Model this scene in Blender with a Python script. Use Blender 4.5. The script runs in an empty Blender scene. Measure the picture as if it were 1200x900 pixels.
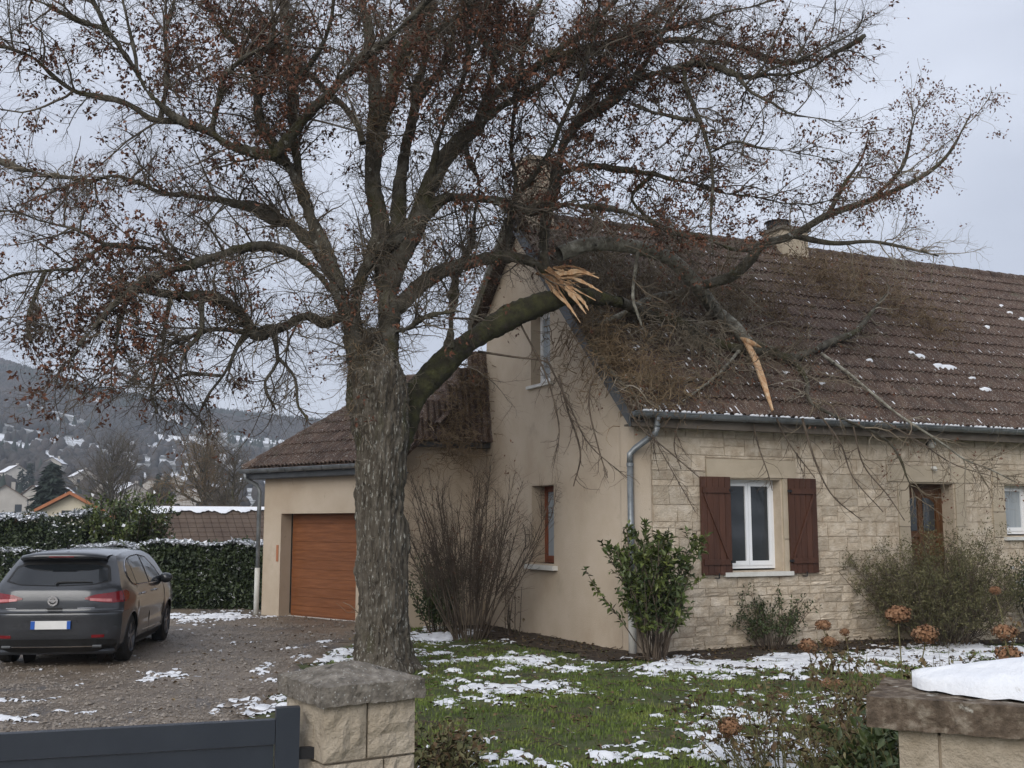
import bpy, math, random
import numpy as np
from mathutils import Vector, Matrix
random.seed(7)
RNG = np.random.default_rng(11)
S = bpy.context.scene
COL = S.collection
PI = math.pi

# ------------------------------------------------------------------ camera
FPX = 1250.0
PITCH = math.atan(164 / 1250.0)
cam = bpy.data.cameras.new('camera')
cam.sensor_width = 36.0
cam.lens = 36.0 * FPX / 1200.0
cam.clip_start = 0.1
cam.clip_end = 9000
cam_o = bpy.data.objects.new('camera', cam)
COL.objects.link(cam_o)
cam_o.location = (0, 0, 2.0)
cam_o.rotation_euler = (PI / 2 + PITCH, 0, 0)
S.camera = cam_o

# ------------------------------------------------------------------ world, sun, exposure
SUN_EL, SUN_AZ = math.radians(25), math.radians(200)     # azimuth clockwise from +Y
W = bpy.data.worlds.new('World'); S.world = W; W.use_nodes = True
nt = W.node_tree; nt.nodes.clear()
out = nt.nodes.new('ShaderNodeOutputWorld')
bg = nt.nodes.new('ShaderNodeBackground'); bg.inputs['Strength'].default_value = 0.1
sky = nt.nodes.new('ShaderNodeTexSky'); sky.sky_type = 'NISHITA'; sky.sun_disc = False
sky.sun_elevation = SUN_EL; sky.sun_rotation = SUN_AZ
sky.air_density = 1.0; sky.dust_density = 2.0; sky.ozone_density = 1.5
tc = nt.nodes.new('ShaderNodeTexCoord')
mp = nt.nodes.new('ShaderNodeMapping'); mp.inputs['Scale'].default_value = (1.0, 1.0, 2.6)
n1 = nt.nodes.new('ShaderNodeTexNoise'); n1.inputs['Scale'].default_value = 2.3
n1.inputs['Detail'].default_value = 5; n1.inputs['Roughness'].default_value = 0.45
cr = nt.nodes.new('ShaderNodeValToRGB')
cr.color_ramp.elements[0].position = 0.36; cr.color_ramp.elements[0].color = (2.5, 2.66, 3.12, 1)
cr.color_ramp.elements[1].position = 0.68; cr.color_ramp.elements[1].color = (3.85, 4.05, 4.55, 1)
mx = nt.nodes.new('ShaderNodeMix'); mx.data_type = 'RGBA'; mx.inputs['Factor'].default_value = 0.95
L = nt.links.new
L(tc.outputs['Generated'], mp.inputs['Vector']); L(mp.outputs[0], n1.inputs['Vector'])
L(n1.outputs['Fac'], cr.inputs['Fac'])
L(sky.outputs[0], mx.inputs['A']); L(cr.outputs[0], mx.inputs['B'])
L(mx.outputs['Result'], bg.inputs['Color']); L(bg.outputs[0], out.inputs['Surface'])
sun = bpy.data.lights.new('sun', 'SUN'); sun.energy = 1.5; sun.angle = math.radians(50); sun.color = (1, 0.96, 0.9)
sun_o = bpy.data.objects.new('sun', sun); COL.objects.link(sun_o)
sd = Vector((math.sin(SUN_AZ) * math.cos(SUN_EL), math.cos(SUN_AZ) * math.cos(SUN_EL), math.sin(SUN_EL)))
sun_o.rotation_euler = sd.to_track_quat('Z', 'Y').to_euler()
sun_o.location = (0, 0, 40)
S.view_settings.view_transform = 'Standard'; S.view_settings.look = 'None'
S.view_settings.gamma = 1; S.view_settings.exposure = 1.38
S.view_settings.use_curve_mapping = False

# ------------------------------------------------------------------ measuring helpers (place things at real distances)
CAMP = np.array([0, 0, 2.0])
def ray(px, py):
    x = (px - 600) / FPX; y = (450 - py) / FPX
    return np.array([x, math.cos(PITCH) - y * math.sin(PITCH), math.sin(PITCH) + y * math.cos(PITCH)])
def onplane(px, py, O, n):
    r = ray(px, py); n = np.array(n, float)
    return CAMP + r * (np.dot(np.array(O, float) - CAMP, n) / np.dot(r, n))
def ground(px, py, z=0.0): return onplane(px, py, (0, 0, z), (0, 0, 1))
def atY(px, py, Y):
    r = ray(px, py); return CAMP + r * (Y / r[1])

def h3(i, j, k):
    v = (i * 73856093) ^ (j * 19349663) ^ (k * 83492791)
    v = (v ^ (v >> 13)) * 1274126177
    v = v ^ (v >> 16)
    return (v & 0xffff) / 65535.0
def vnoise(P):
    P = np.asarray(P, float); I = np.floor(P).astype(np.int64); Fr_ = P - I
    u = Fr_ * Fr_ * (3 - 2 * Fr_)
    r = 0
    for a in (0, 1):
        for b in (0, 1):
            for c in (0, 1):
                w = (u[..., 0] if a else 1 - u[..., 0]) * (u[..., 1] if b else 1 - u[..., 1]) * (u[..., 2] if c else 1 - u[..., 2])
                r = r + w * h3(I[..., 0] + a, I[..., 1] + b, I[..., 2] + c)
    return r
def fbm(P, o=4):
    P = np.asarray(P, float); r = 0; a = .5; t = 0
    for _ in range(o):
        r = r + a * vnoise(P); t += a; P = P * 2.03 + 17.3; a *= .5
    return r / t
def xyn(x, y, s, z=0, o=4):
    return fbm(np.stack([np.asarray(x) * s, np.asarray(y) * s, np.full(np.shape(x), float(z))], -1), o)

# ------------------------------------------------------------------ object helpers
def thing(name, label, cat, loc=(0, 0, 0), rz=0, group=None):
    o = bpy.data.objects.new(name, None); COL.objects.link(o)
    o.empty_display_size = .2
    o.location = loc; o.rotation_euler = (0, 0, rz); o['label'] = label; o['category'] = cat
    if group: o['group'] = group
    o['_m'] = 0
    del o['_m']
    return o
def tag(o, label=None, cat=None, group=None, kind=None):
    if label: o['label'] = label
    if cat: o['category'] = cat
    if group: o['group'] = group
    if kind: o['kind'] = kind
    return o
def world_inv(parent):
    m = Matrix.Identity(4)
    p = parent
    ms = []
    while p is not None:
        ms.append(Matrix.LocRotScale(p.location, p.rotation_euler, p.scale)); p = p.parent
    for k in reversed(ms): m = m @ k
    return m.inverted()
def link(name, me, mat=None, parent=None, smooth=False, kind=None, local=False):
    """link mesh data given in world coordinates (or in the parent's frame when local)"""
    if mat is not None:
        me.materials.append(mat)
    if smooth:
        me.polygons.foreach_set('use_smooth', [True] * len(me.polygons))
    o = bpy.data.objects.new(name, me); COL.objects.link(o)
    if parent is not None:
        o.parent = parent
        if not local: o.matrix_basis = world_inv(parent)
    if kind: o['kind'] = kind
    return o
class MB:
    def __init__(s): s.v = []; s.f = []
    def add(s, vs, fs):
        b = len(s.v); s.v += [tuple(map(float, p)) for p in vs]; s.f += [tuple(b + i for i in f) for f in fs]
        return s
    def hexa(s, p):       # p: 8 points, bottom ring then top ring
        return s.add(p, [(0, 3, 2, 1), (4, 5, 6, 7), (0, 1, 5, 4), (1, 2, 6, 5), (2, 3, 7, 6), (3, 0, 4, 7)])
    def box(s, x0, x1, y0, y1, z0, z1):
        return s.hexa([(x0, y0, z0), (x1, y0, z0), (x1, y1, z0), (x0, y1, z0), (x0, y0, z1), (x1, y0, z1), (x1, y1, z1), (x0, y1, z1)])
    def tube(s, pts, r, n=8, cap=True):
        P = np.array(pts, float); k = len(P)
        R = np.full(k, float(r)) if np.isscalar(r) else np.array(r, float)
        T = np.gradient(P, axis=0); T /= np.linalg.norm(T, axis=1, keepdims=True) + 1e-9
        ref = np.array([0, 0, 1.0]) if abs(T[:, 2]).mean() < .8 else np.array([1.0, 0, 0])
        A = np.cross(T, ref); A /= np.linalg.norm(A, axis=1, keepdims=True) + 1e-9
        B = np.cross(T, A)
        an = np.arange(n) * 2 * PI / n
        V = P[:, None] + R[:, None, None] * (A[:, None] * np.cos(an)[None, :, None] + B[:, None] * np.sin(an)[None, :, None])
        fs = []
        for i in range(k - 1):
            for j in range(n):
                a = i * n + j; b = i * n + (j + 1) % n
                fs.append((a, b, b + n, a + n))
        if cap: fs += [tuple(range(n - 1, -1, -1)), tuple((k - 1) * n + j for j in range(n))]
        return s.add(V.reshape(-1, 3), fs)
    def grid(s, G):
        G = np.asarray(G, float); a, b = G.shape[:2]
        fs = [(i * b + j, (i + 1) * b + j, (i + 1) * b + j + 1, i * b + j + 1) for i in range(a - 1) for j in range(b - 1)]
        return s.add(G.reshape(-1, 3), fs)
    def mesh(s, name='m'):
        me = bpy.data.meshes.new(name); me.from_pydata(s.v, [], s.f); me.update(); return me
    def build(s, name, mat, parent=None, **k):
        return link(name, s.mesh(name), mat, parent, **k)
def np_mesh(name, V, Fs):
    """V (n,3); Fs list of int arrays (m,3) or (m,4)"""
    me = bpy.data.meshes.new(name)
    V = np.ascontiguousarray(V, dtype=np.float32)
    me.vertices.add(len(V)); me.vertices.foreach_set('co', V.ravel())
    Fs = [np.asarray(f, dtype=np.int32) for f in Fs if len(f)]
    loops = np.concatenate([f.ravel() for f in Fs]); tot = np.concatenate([np.full(len(f), f.shape[1], np.int32) for f in Fs])
    st = np.concatenate([[0], np.cumsum(tot)[:-1]]).astype(np.int32)
    me.loops.add(len(loops)); me.loops.foreach_set('vertex_index', loops)
    me.polygons.add(len(tot)); me.polygons.foreach_set('loop_start', st); me.polygons.foreach_set('loop_total', tot)
    me.update(calc_edges=True); me.validate()
    return me
def tubes(P, R, n):
    """P (N,K,3) R (N,K) -> V, F"""
    N, K, _ = P.shape
    T = np.gradient(P, axis=1); T /= np.linalg.norm(T, axis=2, keepdims=True) + 1e-9
    ref = np.zeros((N, 1, 3)); vert = np.abs(T[:, :, 2]).mean(1) > .75
    ref[~vert, 0, 2] = 1; ref[vert, 0, 0] = 1
    A = np.cross(T, ref); A /= np.linalg.norm(A, axis=2, keepdims=True) + 1e-9
    B = np.cross(T, A)
    an = np.arange(n) * 2 * PI / n
    V = P[:, :, None] + R[:, :, None, None] * (A[:, :, None] * np.cos(an)[:, None] + B[:, :, None] * np.sin(an)[:, None])
    base = np.arange(N)[:, None, None] * K * n
    i = np.arange(K - 1)[None, :, None] * n; j = np.arange(n)[None, None, :]; j2 = (j + 1) % n
    F = np.stack([base + i + j, base + i + j2, base + i + n + j2, base + i + n + j], -1).reshape(-1, 4)
    return V.reshape(-1, 3), F
def join(parts):
    Vs = []; Fs = []; b = 0
    for V, F in parts:
        Vs.append(V); Fs.append(np.asarray(F) + b); b += len(V)
    return np.concatenate(Vs), Fs
def norm(a): return a / (np.linalg.norm(a, axis=-1, keepdims=True) + 1e-9)
def leaves(Cn, D, Nn, ln, wd, fold=.25):
    """diamond leaves folded along the midrib: 2 quads... base, tip, 2 sides -> 2 tris"""
    D = norm(D); Sd = norm(np.cross(D, Nn)); U = np.cross(Sd, D)
    ln = np.asarray(ln)[:, None]; wd = np.asarray(wd)[:, None]
    b = Cn; t = Cn + D * ln - U * ln * .15
    m = Cn + D * ln * .45
    l = m + Sd * wd * .5 + U * wd * fold; r = m - Sd * wd * .5 + U * wd * fold
    V = np.stack([b, r, t, l], 1).reshape(-1, 3)
    i = np.arange(len(Cn)) * 4
    F = np.concatenate([np.stack([i, i + 1, i + 2], 1), np.stack([i, i + 2, i + 3], 1)])
    return V, F
def rdir(n, up=0.0):
    d = RNG.normal(size=(n, 3)); d[:, 2] += up; return norm(d)
def spawn(P, R, N, length, radius, ang, K, wob, grav=0.0, tmin=.15, tmax=1.0, up=0.0, wts=None, push=None, rr=.6, tpow=1.0):
    """grow N child branches from parent polylines"""
    M = len(P)
    seg = np.linalg.norm(np.diff(P, axis=1), axis=2).sum(1)
    w = seg if wts is None else seg * wts
    idx = RNG.choice(M, N, p=w / w.sum())
    t = (tmin + (tmax - tmin) * RNG.random(N) ** tpow) * (P.shape[1] - 1)
    i0 = np.minimum(t.astype(int), P.shape[1] - 2); f = (t - i0)[:, None]
    a = P[idx, i0]; b = P[idx, i0 + 1]
    pos = a * (1 - f) + b * f; T = norm(b - a)
    pr = R[idx, i0] * (1 - f[:, 0]) + R[idx, i0 + 1] * f[:, 0]
    q = norm(np.cross(T, RNG.normal(size=(N, 3))))
    A = np.radians(RNG.uniform(ang[0], ang[1], N))[:, None]
    d = norm(T * np.cos(A) + q * np.sin(A) + np.array([0, 0, up]))
    ln = RNG.uniform(length[0], length[1], N) * (1.15 - .5 * t / (P.shape[1] - 1))
    r0 = np.minimum(pr * rr, RNG.uniform(radius[0], radius[1], N))
    out = np.zeros((N, K, 3)); out[:, 0] = pos
    bend = RNG.normal(size=(N, 3)) * wob * .5
    for k in range(1, K):
        d = d + RNG.normal(size=(N, 3)) * wob + bend * .5; d[:, 2] += grav
        d = norm(d)
        pos = pos + d * (ln / (K - 1))[:, None]
        if push is not None: pos = push(pos)
        out[:, k] = pos
    rad = r0[:, None] * np.linspace(1, .35, K)[None]
    return out, rad
def resample(pts, K=20):
    P = np.array(pts, float)
    n = len(P)
    if n == 2:
        t = np.linspace(0, 1, K)[:, None]; return P[0] * (1 - t) + P[1] * t
    Q = np.vstack([2 * P[0] - P[1], P, 2 * P[-1] - P[-2]])
    o = []
    for s in np.linspace(0, n - 1 - 1e-6, K):
        i = int(s); t = s - i; a, b, c, d = Q[i:i + 4]
        o.append(.5 * ((2 * b) + (-a + c) * t + (2 * a - 5 * b + 4 * c - d) * t * t + (-a + 3 * b - 3 * c + d) * t ** 3))
    return np.array(o)

# ------------------------------------------------------------------ materials
def mat(name, cols, scale=3.0, rough=.85, bump=.3, bscale=None, detail=6, stretch=(1, 1, 1), bdist=.02, spec=.3,
        metallic=0.0, rand=0.0, coat=0.0, dirt=None, voro=None, crack=None, frame='pos', trans=0.0, rot=None):
    m = bpy.data.materials.new(name); m.use_nodes = True
    t = m.node_tree; N = t.nodes; K = t.links.new; b = N['Principled BSDF']
    b.inputs['Roughness'].default_value = rough; b.inputs['Specular IOR Level'].default_value = spec
    b.inputs['Metallic'].default_value = metallic; b.inputs['Coat Weight'].default_value = coat
    b.inputs['Coat Roughness'].default_value = .08
    if frame == 'pos': src = N.new('ShaderNodeNewGeometry').outputs['Position']
    else: src = N.new('ShaderNodeTexCoord').outputs['Object']
    mp = N.new('ShaderNodeMapping'); mp.inputs['Scale'].default_value = stretch; K(src, mp.inputs['Vector'])
    if rot: mp.inputs['Rotation'].default_value = rot
    v = mp.outputs[0]
    def noise(sc, de=detail, ro=.6):
        n = N.new('ShaderNodeTexNoise'); n.inputs['Scale'].default_value = sc; n.inputs['Detail'].default_value = de
        n.inputs['Roughness'].default_value = ro; K(v, n.inputs['Vector']); return n.outputs['Fac']
    def ramp(f, els):
        r = N.new('ShaderNodeValToRGB'); e = r.color_ramp.elements
        while len(e) < len(els): e.new(.5)
        for q, (p, c) in zip(e, els): q.position = p; q.color = (*c, 1) if len(c) == 3 else c
        K(f, r.inputs['Fac']); return r.outputs['Color']
    def mix(f, a, c, typ='MIX'):
        x = N.new('ShaderNodeMix'); x.data_type = 'RGBA'; x.blend_type = typ
        if isinstance(f, float): x.inputs['Factor'].default_value = f
        else: K(f, x.inputs['Factor'])
        for s_, q in (('A', a), ('B', c)):
            if isinstance(q, tuple): x.inputs[s_].default_value = (*q, 1)
            else: K(q, x.inputs[s_])
        return x.outputs['Result']
    n = len(cols)
    pos = [.32 + .36 * i / max(1, n - 1) for i in range(n)]
    c = ramp(noise(scale), list(zip(pos, cols)))
    if dirt:        # (scale, threshold, colour, softness)
        ds = dirt if isinstance(dirt, list) else [dirt]
        for (sc, th, dc, so) in ds:
            f = ramp(noise(sc, 8, .65), [(th, (0, 0, 0)), (th + so, (1, 1, 1))])
            c = mix(f, c, dc)
    if voro:        # (scale, size threshold, colour): spots
        vs = voro if isinstance(voro, list) else [voro]
        for (sc, th, dc) in vs:
            vo = N.new('ShaderNodeTexVoronoi'); vo.inputs['Scale'].default_value = sc; K(v, vo.inputs['Vector'])
            vo.inputs['Randomness'].default_value = 1
            f = ramp(vo.outputs['Distance'], [(th, (1, 1, 1)), (th + .05, (0, 0, 0))])
            c = mix(f, c, dc)
    if rand:
        oi = N.new('ShaderNodeObjectInfo')
        r = ramp(oi.outputs['Random'], [(0, (1 - rand,) * 3), (1, (1 + rand,) * 3)])
        c = mix(1.0, c, r, 'MULTIPLY')
    K(c, b.inputs['Base Color'])
    if bump:
        bp = N.new('ShaderNodeBump'); bp.inputs['Strength'].default_value = bump; bp.inputs['Distance'].default_value = bdist
        h = noise(bscale or scale * 6, 8, .65)
        K(h, bp.inputs['Height']); K(bp.outputs[0], b.inputs['Normal'])
    if trans:
        b.inputs['Transmission Weight'].default_value = trans
    return m
MT = {}
MT['stucco'] = mat('cream_render', [(.4, .32, .235), (.455, .375, .285), (.5, .42, .33)], .9, .92, .5, 60, bdist=.01,
                   dirt=[(1.3, .6, (.33, .275, .205), .2), (.35, .57, (.39, .325, .24), .25), (6, .64, (.35, .3, .23), .08)])
MT['stone'] = mat('limestone', [(.4, .32, .235), (.5, .42, .32), (.6, .52, .42)], 6, .9, 1.0, 30, bdist=.03, rand=.17,
                  dirt=(2.3, .6, (.3, .23, .15), .2))
MT['stone_smooth'] = mat('dressed_limestone', [(.38, .32, .235), (.45, .38, .29)], 3, .88, .35, 60, bdist=.006, rand=.06,
                         dirt=(3, .62, (.33, .27, .2), .2))
MT['mortar'] = mat('mortar', [(.44, .36, .27), (.52, .44, .34)], 6, .95, .5, 60)
MT['tile'] = mat('clay_tile', [(.046, .028, .021), (.074, .047, .035), (.105, .072, .054)], 5, .75, .4, 60, rand=.22,
                 dirt=[(2.1, .6, (.06, .055, .035), .12), (.9, .6, (.06, .048, .042), .2), (11, .62, (.22, .2, .17), .06), (24, .64, (.27, .26, .24), .04)], voro=(38, .17, (.34, .34, .32)))
MT['zinc'] = mat('weathered_zinc', [(.13, .14, .145), (.2, .215, .225), (.27, .285, .29)], 4, .45, .1, 30, metallic=.6)
MT['grey_metal'] = mat('dark_grey_metal', [(.06, .064, .068), (.085, .09, .096)], 4, .5, .1, 30, metallic=.3)
MT['taupe'] = mat('taupe_painted_board', [(.1, .082, .065), (.14, .118, .095)], 3, .7, .2, 40)
MT['garage'] = mat('orange_wood_door', [(.15, .055, .02), (.19, .07, .027), (.23, .09, .036)], 2.0, .5, .25, 20, stretch=(1, 1, 14), rand=.05)
MT['shutter'] = mat('brown_stained_wood', [(.052, .023, .015), (.084, .036, .022)], 6, .55, .3, 30, stretch=(1, 1, .12), rand=.12)
MT['door'] = mat('varnished_oak', [(.075, .032, .012), (.12, .052, .019)], 6, .4, .3, 30, stretch=(1, 1, .15))
MT['white_pvc'] = mat('white_window_frame', [(.72, .74, .76), (.78, .79, .8)], 2, .35, 0)
MT['red_wood'] = mat('red_brown_window_wood', [(.16, .045, .02), (.24, .07, .03)], 6, .5, .2, 30, stretch=(1, 1, .2))
MT['white_sill'] = mat('pale_sill_stone', [(.5, .49, .45), (.62, .61, .57)], 6, .7, .2, 40)
MT['iron'] = mat('black_iron', [(.012, .012, .013), (.02, .02, .022)], 10, .5, 0)
MT['bark'] = mat('tree_bark', [(.055, .045, .033), (.1, .085, .065), (.17, .15, .12)], 12, .95, 1.0, 30, stretch=(1, 1, .22), bdist=.06,
                 dirt=[(2.2, .55, (.07, .07, .03), .12), (34, .57, (.34, .33, .29), .05), (26, .60, (.02, .016, .012), .05)])
MT['moss_bark'] = mat('mossy_bark', [(.028, .024, .017), (.048, .046, .022), (.08, .08, .032)], 6, .95, 1.0, 24, bdist=.06,
                      dirt=[(2.5, .54, (.055, .045, .036), .1), (9, .63, (.02, .016, .012), .05)])
MT['limb_bark'] = mat('limb_bark', [(.045, .038, .028), (.085, .075, .055), (.15, .14, .115)], 5, .95, 1.0, 26, bdist=.05,
                      dirt=[(1.6, .52, (.07, .066, .03), .12), (8, .62, (.3, .3, .27), .05)])
MT['pale_bark'] = mat('lichen_bark', [(.09, .08, .062), (.2, .19, .155), (.36, .35, .3)], 9, .95, .7, 40, bdist=.02,
                      dirt=(5, .6, (.045, .04, .035), .06))
MT['twig'] = mat('twig_bark', [(.06, .047, .037), (.1, .082, .062), (.17, .15, .12)], 2.5, .95, 0)
MT['pale_twig'] = mat('pale_twig', [(.11, .085, .055), (.19, .155, .11), (.3, .27, .22)], 1.7, .95, 0)
MT['gold_twig'] = mat('golden_shoots', [(.095, .062, .034), (.16, .112, .065), (.25, .19, .12)], 2.5, .95, 0)
MT['brown_leaf'] = mat('dry_brown_leaf', [(.06, .028, .018), (.115, .05, .03), (.19, .09, .05)], 4, .8, 0)
MT['fresh_wood'] = mat('split_wood', [(.36, .18, .08), (.5, .32, .18), (.55, .42, .28)], 14, .8, .4, 60, stretch=(1, 1, .3))
MT['torn_bark'] = mat('torn_inner_bark', [(.1, .05, .025), (.2, .11, .055), (.32, .2, .11)], 16, .9, .4, 60)
MT['snow'] = mat('snow', [(.68, .7, .74), (.76, .77, .79)], 6, .8, .5, 30, bdist=.02, dirt=[(26, .66, (.42, .40, .36), .08)])
MT['snow'].node_tree.nodes['Principled BSDF'].inputs['Subsurface Weight'].default_value = 0.0
MT['grass'] = mat('grass', [(.065, .095, .02), (.11, .155, .03), (.19, .21, .055)], 1.7, .8, 0, detail=8,
                  dirt=(.9, .57, (.11, .1, .04), .12))
MT['lawn'] = mat('lawn_soil', [(.04, .05, .018), (.065, .08, .028), (.11, .1, .05)], 4, .95, .8, 30, bdist=.03,
                 dirt=[(1.2, .56, (.05, .038, .025), .08)])
MT['soil'] = mat('dark_soil', [(.03, .022, .016), (.055, .04, .028), (.085, .062, .042)], 7, .95, 1.0, 30, bdist=.04)
MT['drive'] = mat('wet_gravel', [(.11, .085, .062), (.17, .133, .098), (.25, .2, .152)], 1.4, .45, 1.0, 26, bdist=.03, detail=10,
                  dirt=[(.55, .55, (.085, .078, .075), .1), (7, .6, (.2, .18, .15), .08)])
MT['pebble'] = mat('gravel_stone', [(.1, .082, .066), (.2, .17, .14), (.34, .3, .26)], 9, .7, .3, 60)
MT['field'] = mat('winter_field', [(.07, .075, .045), (.14, .13, .09), (.6, .62, .64)], .12, .95, .3, 3)
MT['hill'] = mat('snowy_hillside', [(.06, .06, .055), (.12, .12, .11), (.72, .74, .77), (.82, .84, .87)], .03, .95, 0, detail=10)
MT['forest_grey'] = mat('far_forest', [(.03, .032, .03), (.05, .046, .043), (.07, .06, .055)], .02, 1, 0)
MT['gate'] = mat('anthracite_gate', [(.018, .023, .032), (.026, .032, .042)], 5, .38, .05, 80, spec=.5)
MT['cap'] = mat('weathered_cap_stone', [(.1, .088, .072), (.17, .15, .125), (.26, .235, .2)], 22, .95, .9, 50, bdist=.015,
                dirt=[(14, .6, (.045, .042, .035), .08)], voro=(60, .16, (.34, .33, .3)))
MT['cap2'] = mat('brown_wall_coping', [(.06, .045, .032), (.12, .09, .065), (.27, .23, .18)], 18, .95, .9, 50, bdist=.015,
                 dirt=(10, .62, (.4, .38, .33), .06))
MT['block'] = mat('split_face_block', [(.36, .3, .22), (.46, .39, .3), (.54, .47, .37)], 6, .95, 1.0, 38, bdist=.03,
                  dirt=[(6, .63, (.2, .165, .12), .1)])
MT['hedge'] = mat('hedge_leaf', [(.016, .026, .012), (.03, .045, .016), (.055, .075, .025)], 3, .5, 0, spec=.4)
MT['laurel'] = mat('laurel_leaf', [(.04, .06, .015), (.075, .1, .025), (.14, .16, .04)], 3, .45, 0, spec=.4)
MT['shrub_leaf'] = mat('shrub_leaf', [(.022, .035, .012), (.04, .058, .018), (.08, .1, .03)], 5, .5, 0, spec=.4)
MT['olive_leaf'] = mat('olive_twig_leaf', [(.06, .062, .026), (.11, .105, .048), (.19, .17, .09)], 4, .8, 0)
MT['bare_stem'] = mat('bare_shrub_stem', [(.045, .035, .026), (.09, .068, .05), (.15, .12, .09)], 4, .9, 0)
MT['hydrangea'] = mat('dried_flower', [(.12, .06, .033), (.22, .115, .06), (.33, .2, .12)], 14, .9, 0)
MT['dry_leaf'] = mat('withered_leaf', [(.05, .03, .018), (.1, .065, .035), (.2, .15, .07)], 9, .85, 0)
MT['green_stem'] = mat('olive_stem', [(.1, .095, .04), (.18, .16, .07)], 6, .85, 0)
MT['conifer'] = mat('spruce_needles', [(.018, .028, .022), (.03, .042, .032)], .8, .9, 0)
MT['black_plastic'] = mat('black_plastic', [(.012, .012, .012), (.018, .018, .018)], 5, .55, 0)
MT['rubber'] = mat('tyre_rubber', [(.012, .012, .012), (.025, .023, .021)], 6, .85, .3, 40)
MT['chrome'] = mat('chrome', [(.5, .5, .52), (.6, .6, .62)], 3, .18, 0, metallic=1.0)
MT['alloy'] = mat('alloy_rim', [(.22, .22, .23), (.34, .34, .35)], 5, .35, 0, metallic=.8)
MT['paint'] = mat('dark_grey_car_paint', [(.034, .037, .042), (.043, .046, .052)], 1.5, .3, 0, metallic=.35, coat=.8,
                  dirt=(2.0, .6, (.055, .054, .052), .3))
MT['glass_dark'] = mat('tinted_glass', [(.008, .01, .012), (.014, .016, .018)], 1, .06, 0, spec=.6)
MT['glass'] = mat('window_pane', [(.02, .024, .028), (.035, .04, .045)], 1.3, .05, 0, spec=.6)
MT['curtain'] = mat('pale_pane', [(.25, .28, .3), (.36, .39, .41)], 2, .15, 0, stretch=(6, 6, .3))
MT['red_lens'] = mat('red_tail_lens', [(.12, .005, .008), (.2, .009, .013)], 5, .15, 0, coat=.6)
MT['pink_lens'] = mat('clear_tail_lens', [(.38, .1, .1), (.5, .2, .2)], 20, .15, 0, coat=.6)
MT['plate'] = mat('number_plate_white', [(.62, .62, .6), (.68, .68, .66)], 5, .4, 0)
MT['plate_blue'] = mat('number_plate_blue', [(.02, .09, .35), (.025, .1, .4)], 5, .4, 0)
MT['far_wall'] = mat('far_cream_wall', [(.5, .45, .34), (.58, .53, .42)], 1, .9, 0)
MT['far_white'] = mat('far_pale_wall', [(.3, .28, .25), (.42, .39, .35)], .3, .9, 0)
MT['far_roof'] = mat('far_brown_roof', [(.075, .052, .04), (.12, .088, .066)], 1.2, .9, .5, 12, rand=.12)
MT['orange_trim'] = mat('orange_verge_tile', [(.3, .12, .06), (.4, .17, .09)], 3, .9, .2, 20)
MT['lamp_glass'] = mat('frosted_lamp_glass', [(.55, .54, .5), (.65, .64, .6)], 5, .3, 0)

# ------------------------------------------------------------------ ground and setting
def struct(name, me, m, smooth=True):
    o = link(name, me, m, smooth=smooth); o['kind'] = 'structure'; return o
def radial(name, r0, r1, nr, na, zf, m, power=1.6):
    rr = r0 + (r1 - r0) * np.linspace(0, 1, nr) ** power
    aa = np.linspace(0, 2 * PI, na, endpoint=False)
    Rg, Ag = np.meshgrid(rr, aa, indexing='ij')
    X = Rg * np.sin(Ag); Y = Rg * np.cos(Ag)
    V = np.stack([X, Y, zf(X, Y)], -1).reshape(-1, 3)
    i = np.arange(nr - 1)[:, None] * na; j = np.arange(na)[None]; j2 = (j + 1) % na
    F = np.stack([i + j, i + na + j, i + na + j2, i + j2], -1).reshape(-1, 4)[:, ::-1]
    return np_mesh(name, V, [F])
sil = [(-300, 395), (-150, 408), (0, 425), (50, 440), (110, 455), (170, 465), (230, 478), (300, 487), (400, 497), (600, 515), (900, 530)]
_ra = [ray(*q) for q in sil]
SA = np.array([math.atan2(r[0], r[1]) for r in _ra]); SE = np.array([r[2] / math.hypot(r[0], r[1]) for r in _ra])
def hill_z(X, Y):
    R_ = np.hypot(X, Y); A = np.arctan2(X, Y)
    E_ = np.interp(A, SA, SE)
    s = np.clip((R_ - 120) / 780, 0, 1) ** .9
    d = np.clip((R_ - 900) / 600, 0, 1)
    z = E_ * np.minimum(R_, 950) * s * (1 - .35 * d)
    z = z + (xyn(X, Y, .01, 3) - .5) * 16 * s * (1 - s * .5) + (xyn(X, Y, .04, 7) - .5) * 3 * s
    return z
struct('hillside', radial('hillside', 100, 1500, 90, 300, lambda X, Y: hill_z(X, Y) + .0, None), MT['hill'])
struct('ground', radial('ground', .5, 104, 30, 60, lambda X, Y: np.full(X.shape, -.012), None), MT['field'])

def xb(Y):      # right edge of the drive
    return np.interp(Y, [0, 3, 8.5, 11.3, 15, 18, 20.5, 22], [-.75, -.9, -2.0, -2.75, -3.0, -2.9, -2.45, -2.3])
def sheet(name, x0, x1, y0, y1, st, keep, zf, m):
    xs = np.arange(x0, x1, st); ys = np.arange(y0, y1, st)
    X, Y = np.meshgrid(xs, ys, indexing='ij')
    V = np.stack([X, Y, zf(X, Y)], -1).reshape(-1, 3)
    a, b = X.shape
    idx = np.arange(a * b).reshape(a, b)
    F = np.stack([idx[:-1, :-1], idx[1:, :-1], idx[1:, 1:], idx[:-1, 1:]], -1).reshape(-1, 4)
    c = V[F].mean(1)
    F = F[keep(c[:, 0], c[:, 1])]
    used = np.unique(F); rm = np.zeros(a * b, int); rm[used] = np.arange(len(used))
    return np_mesh(name, V[used], [rm[F]])
def lump(X, Y): return (xyn(X, Y, 1.3, 2) - .5) * .06 + (xyn(X, Y, 5, 4) - .5) * .022
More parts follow.
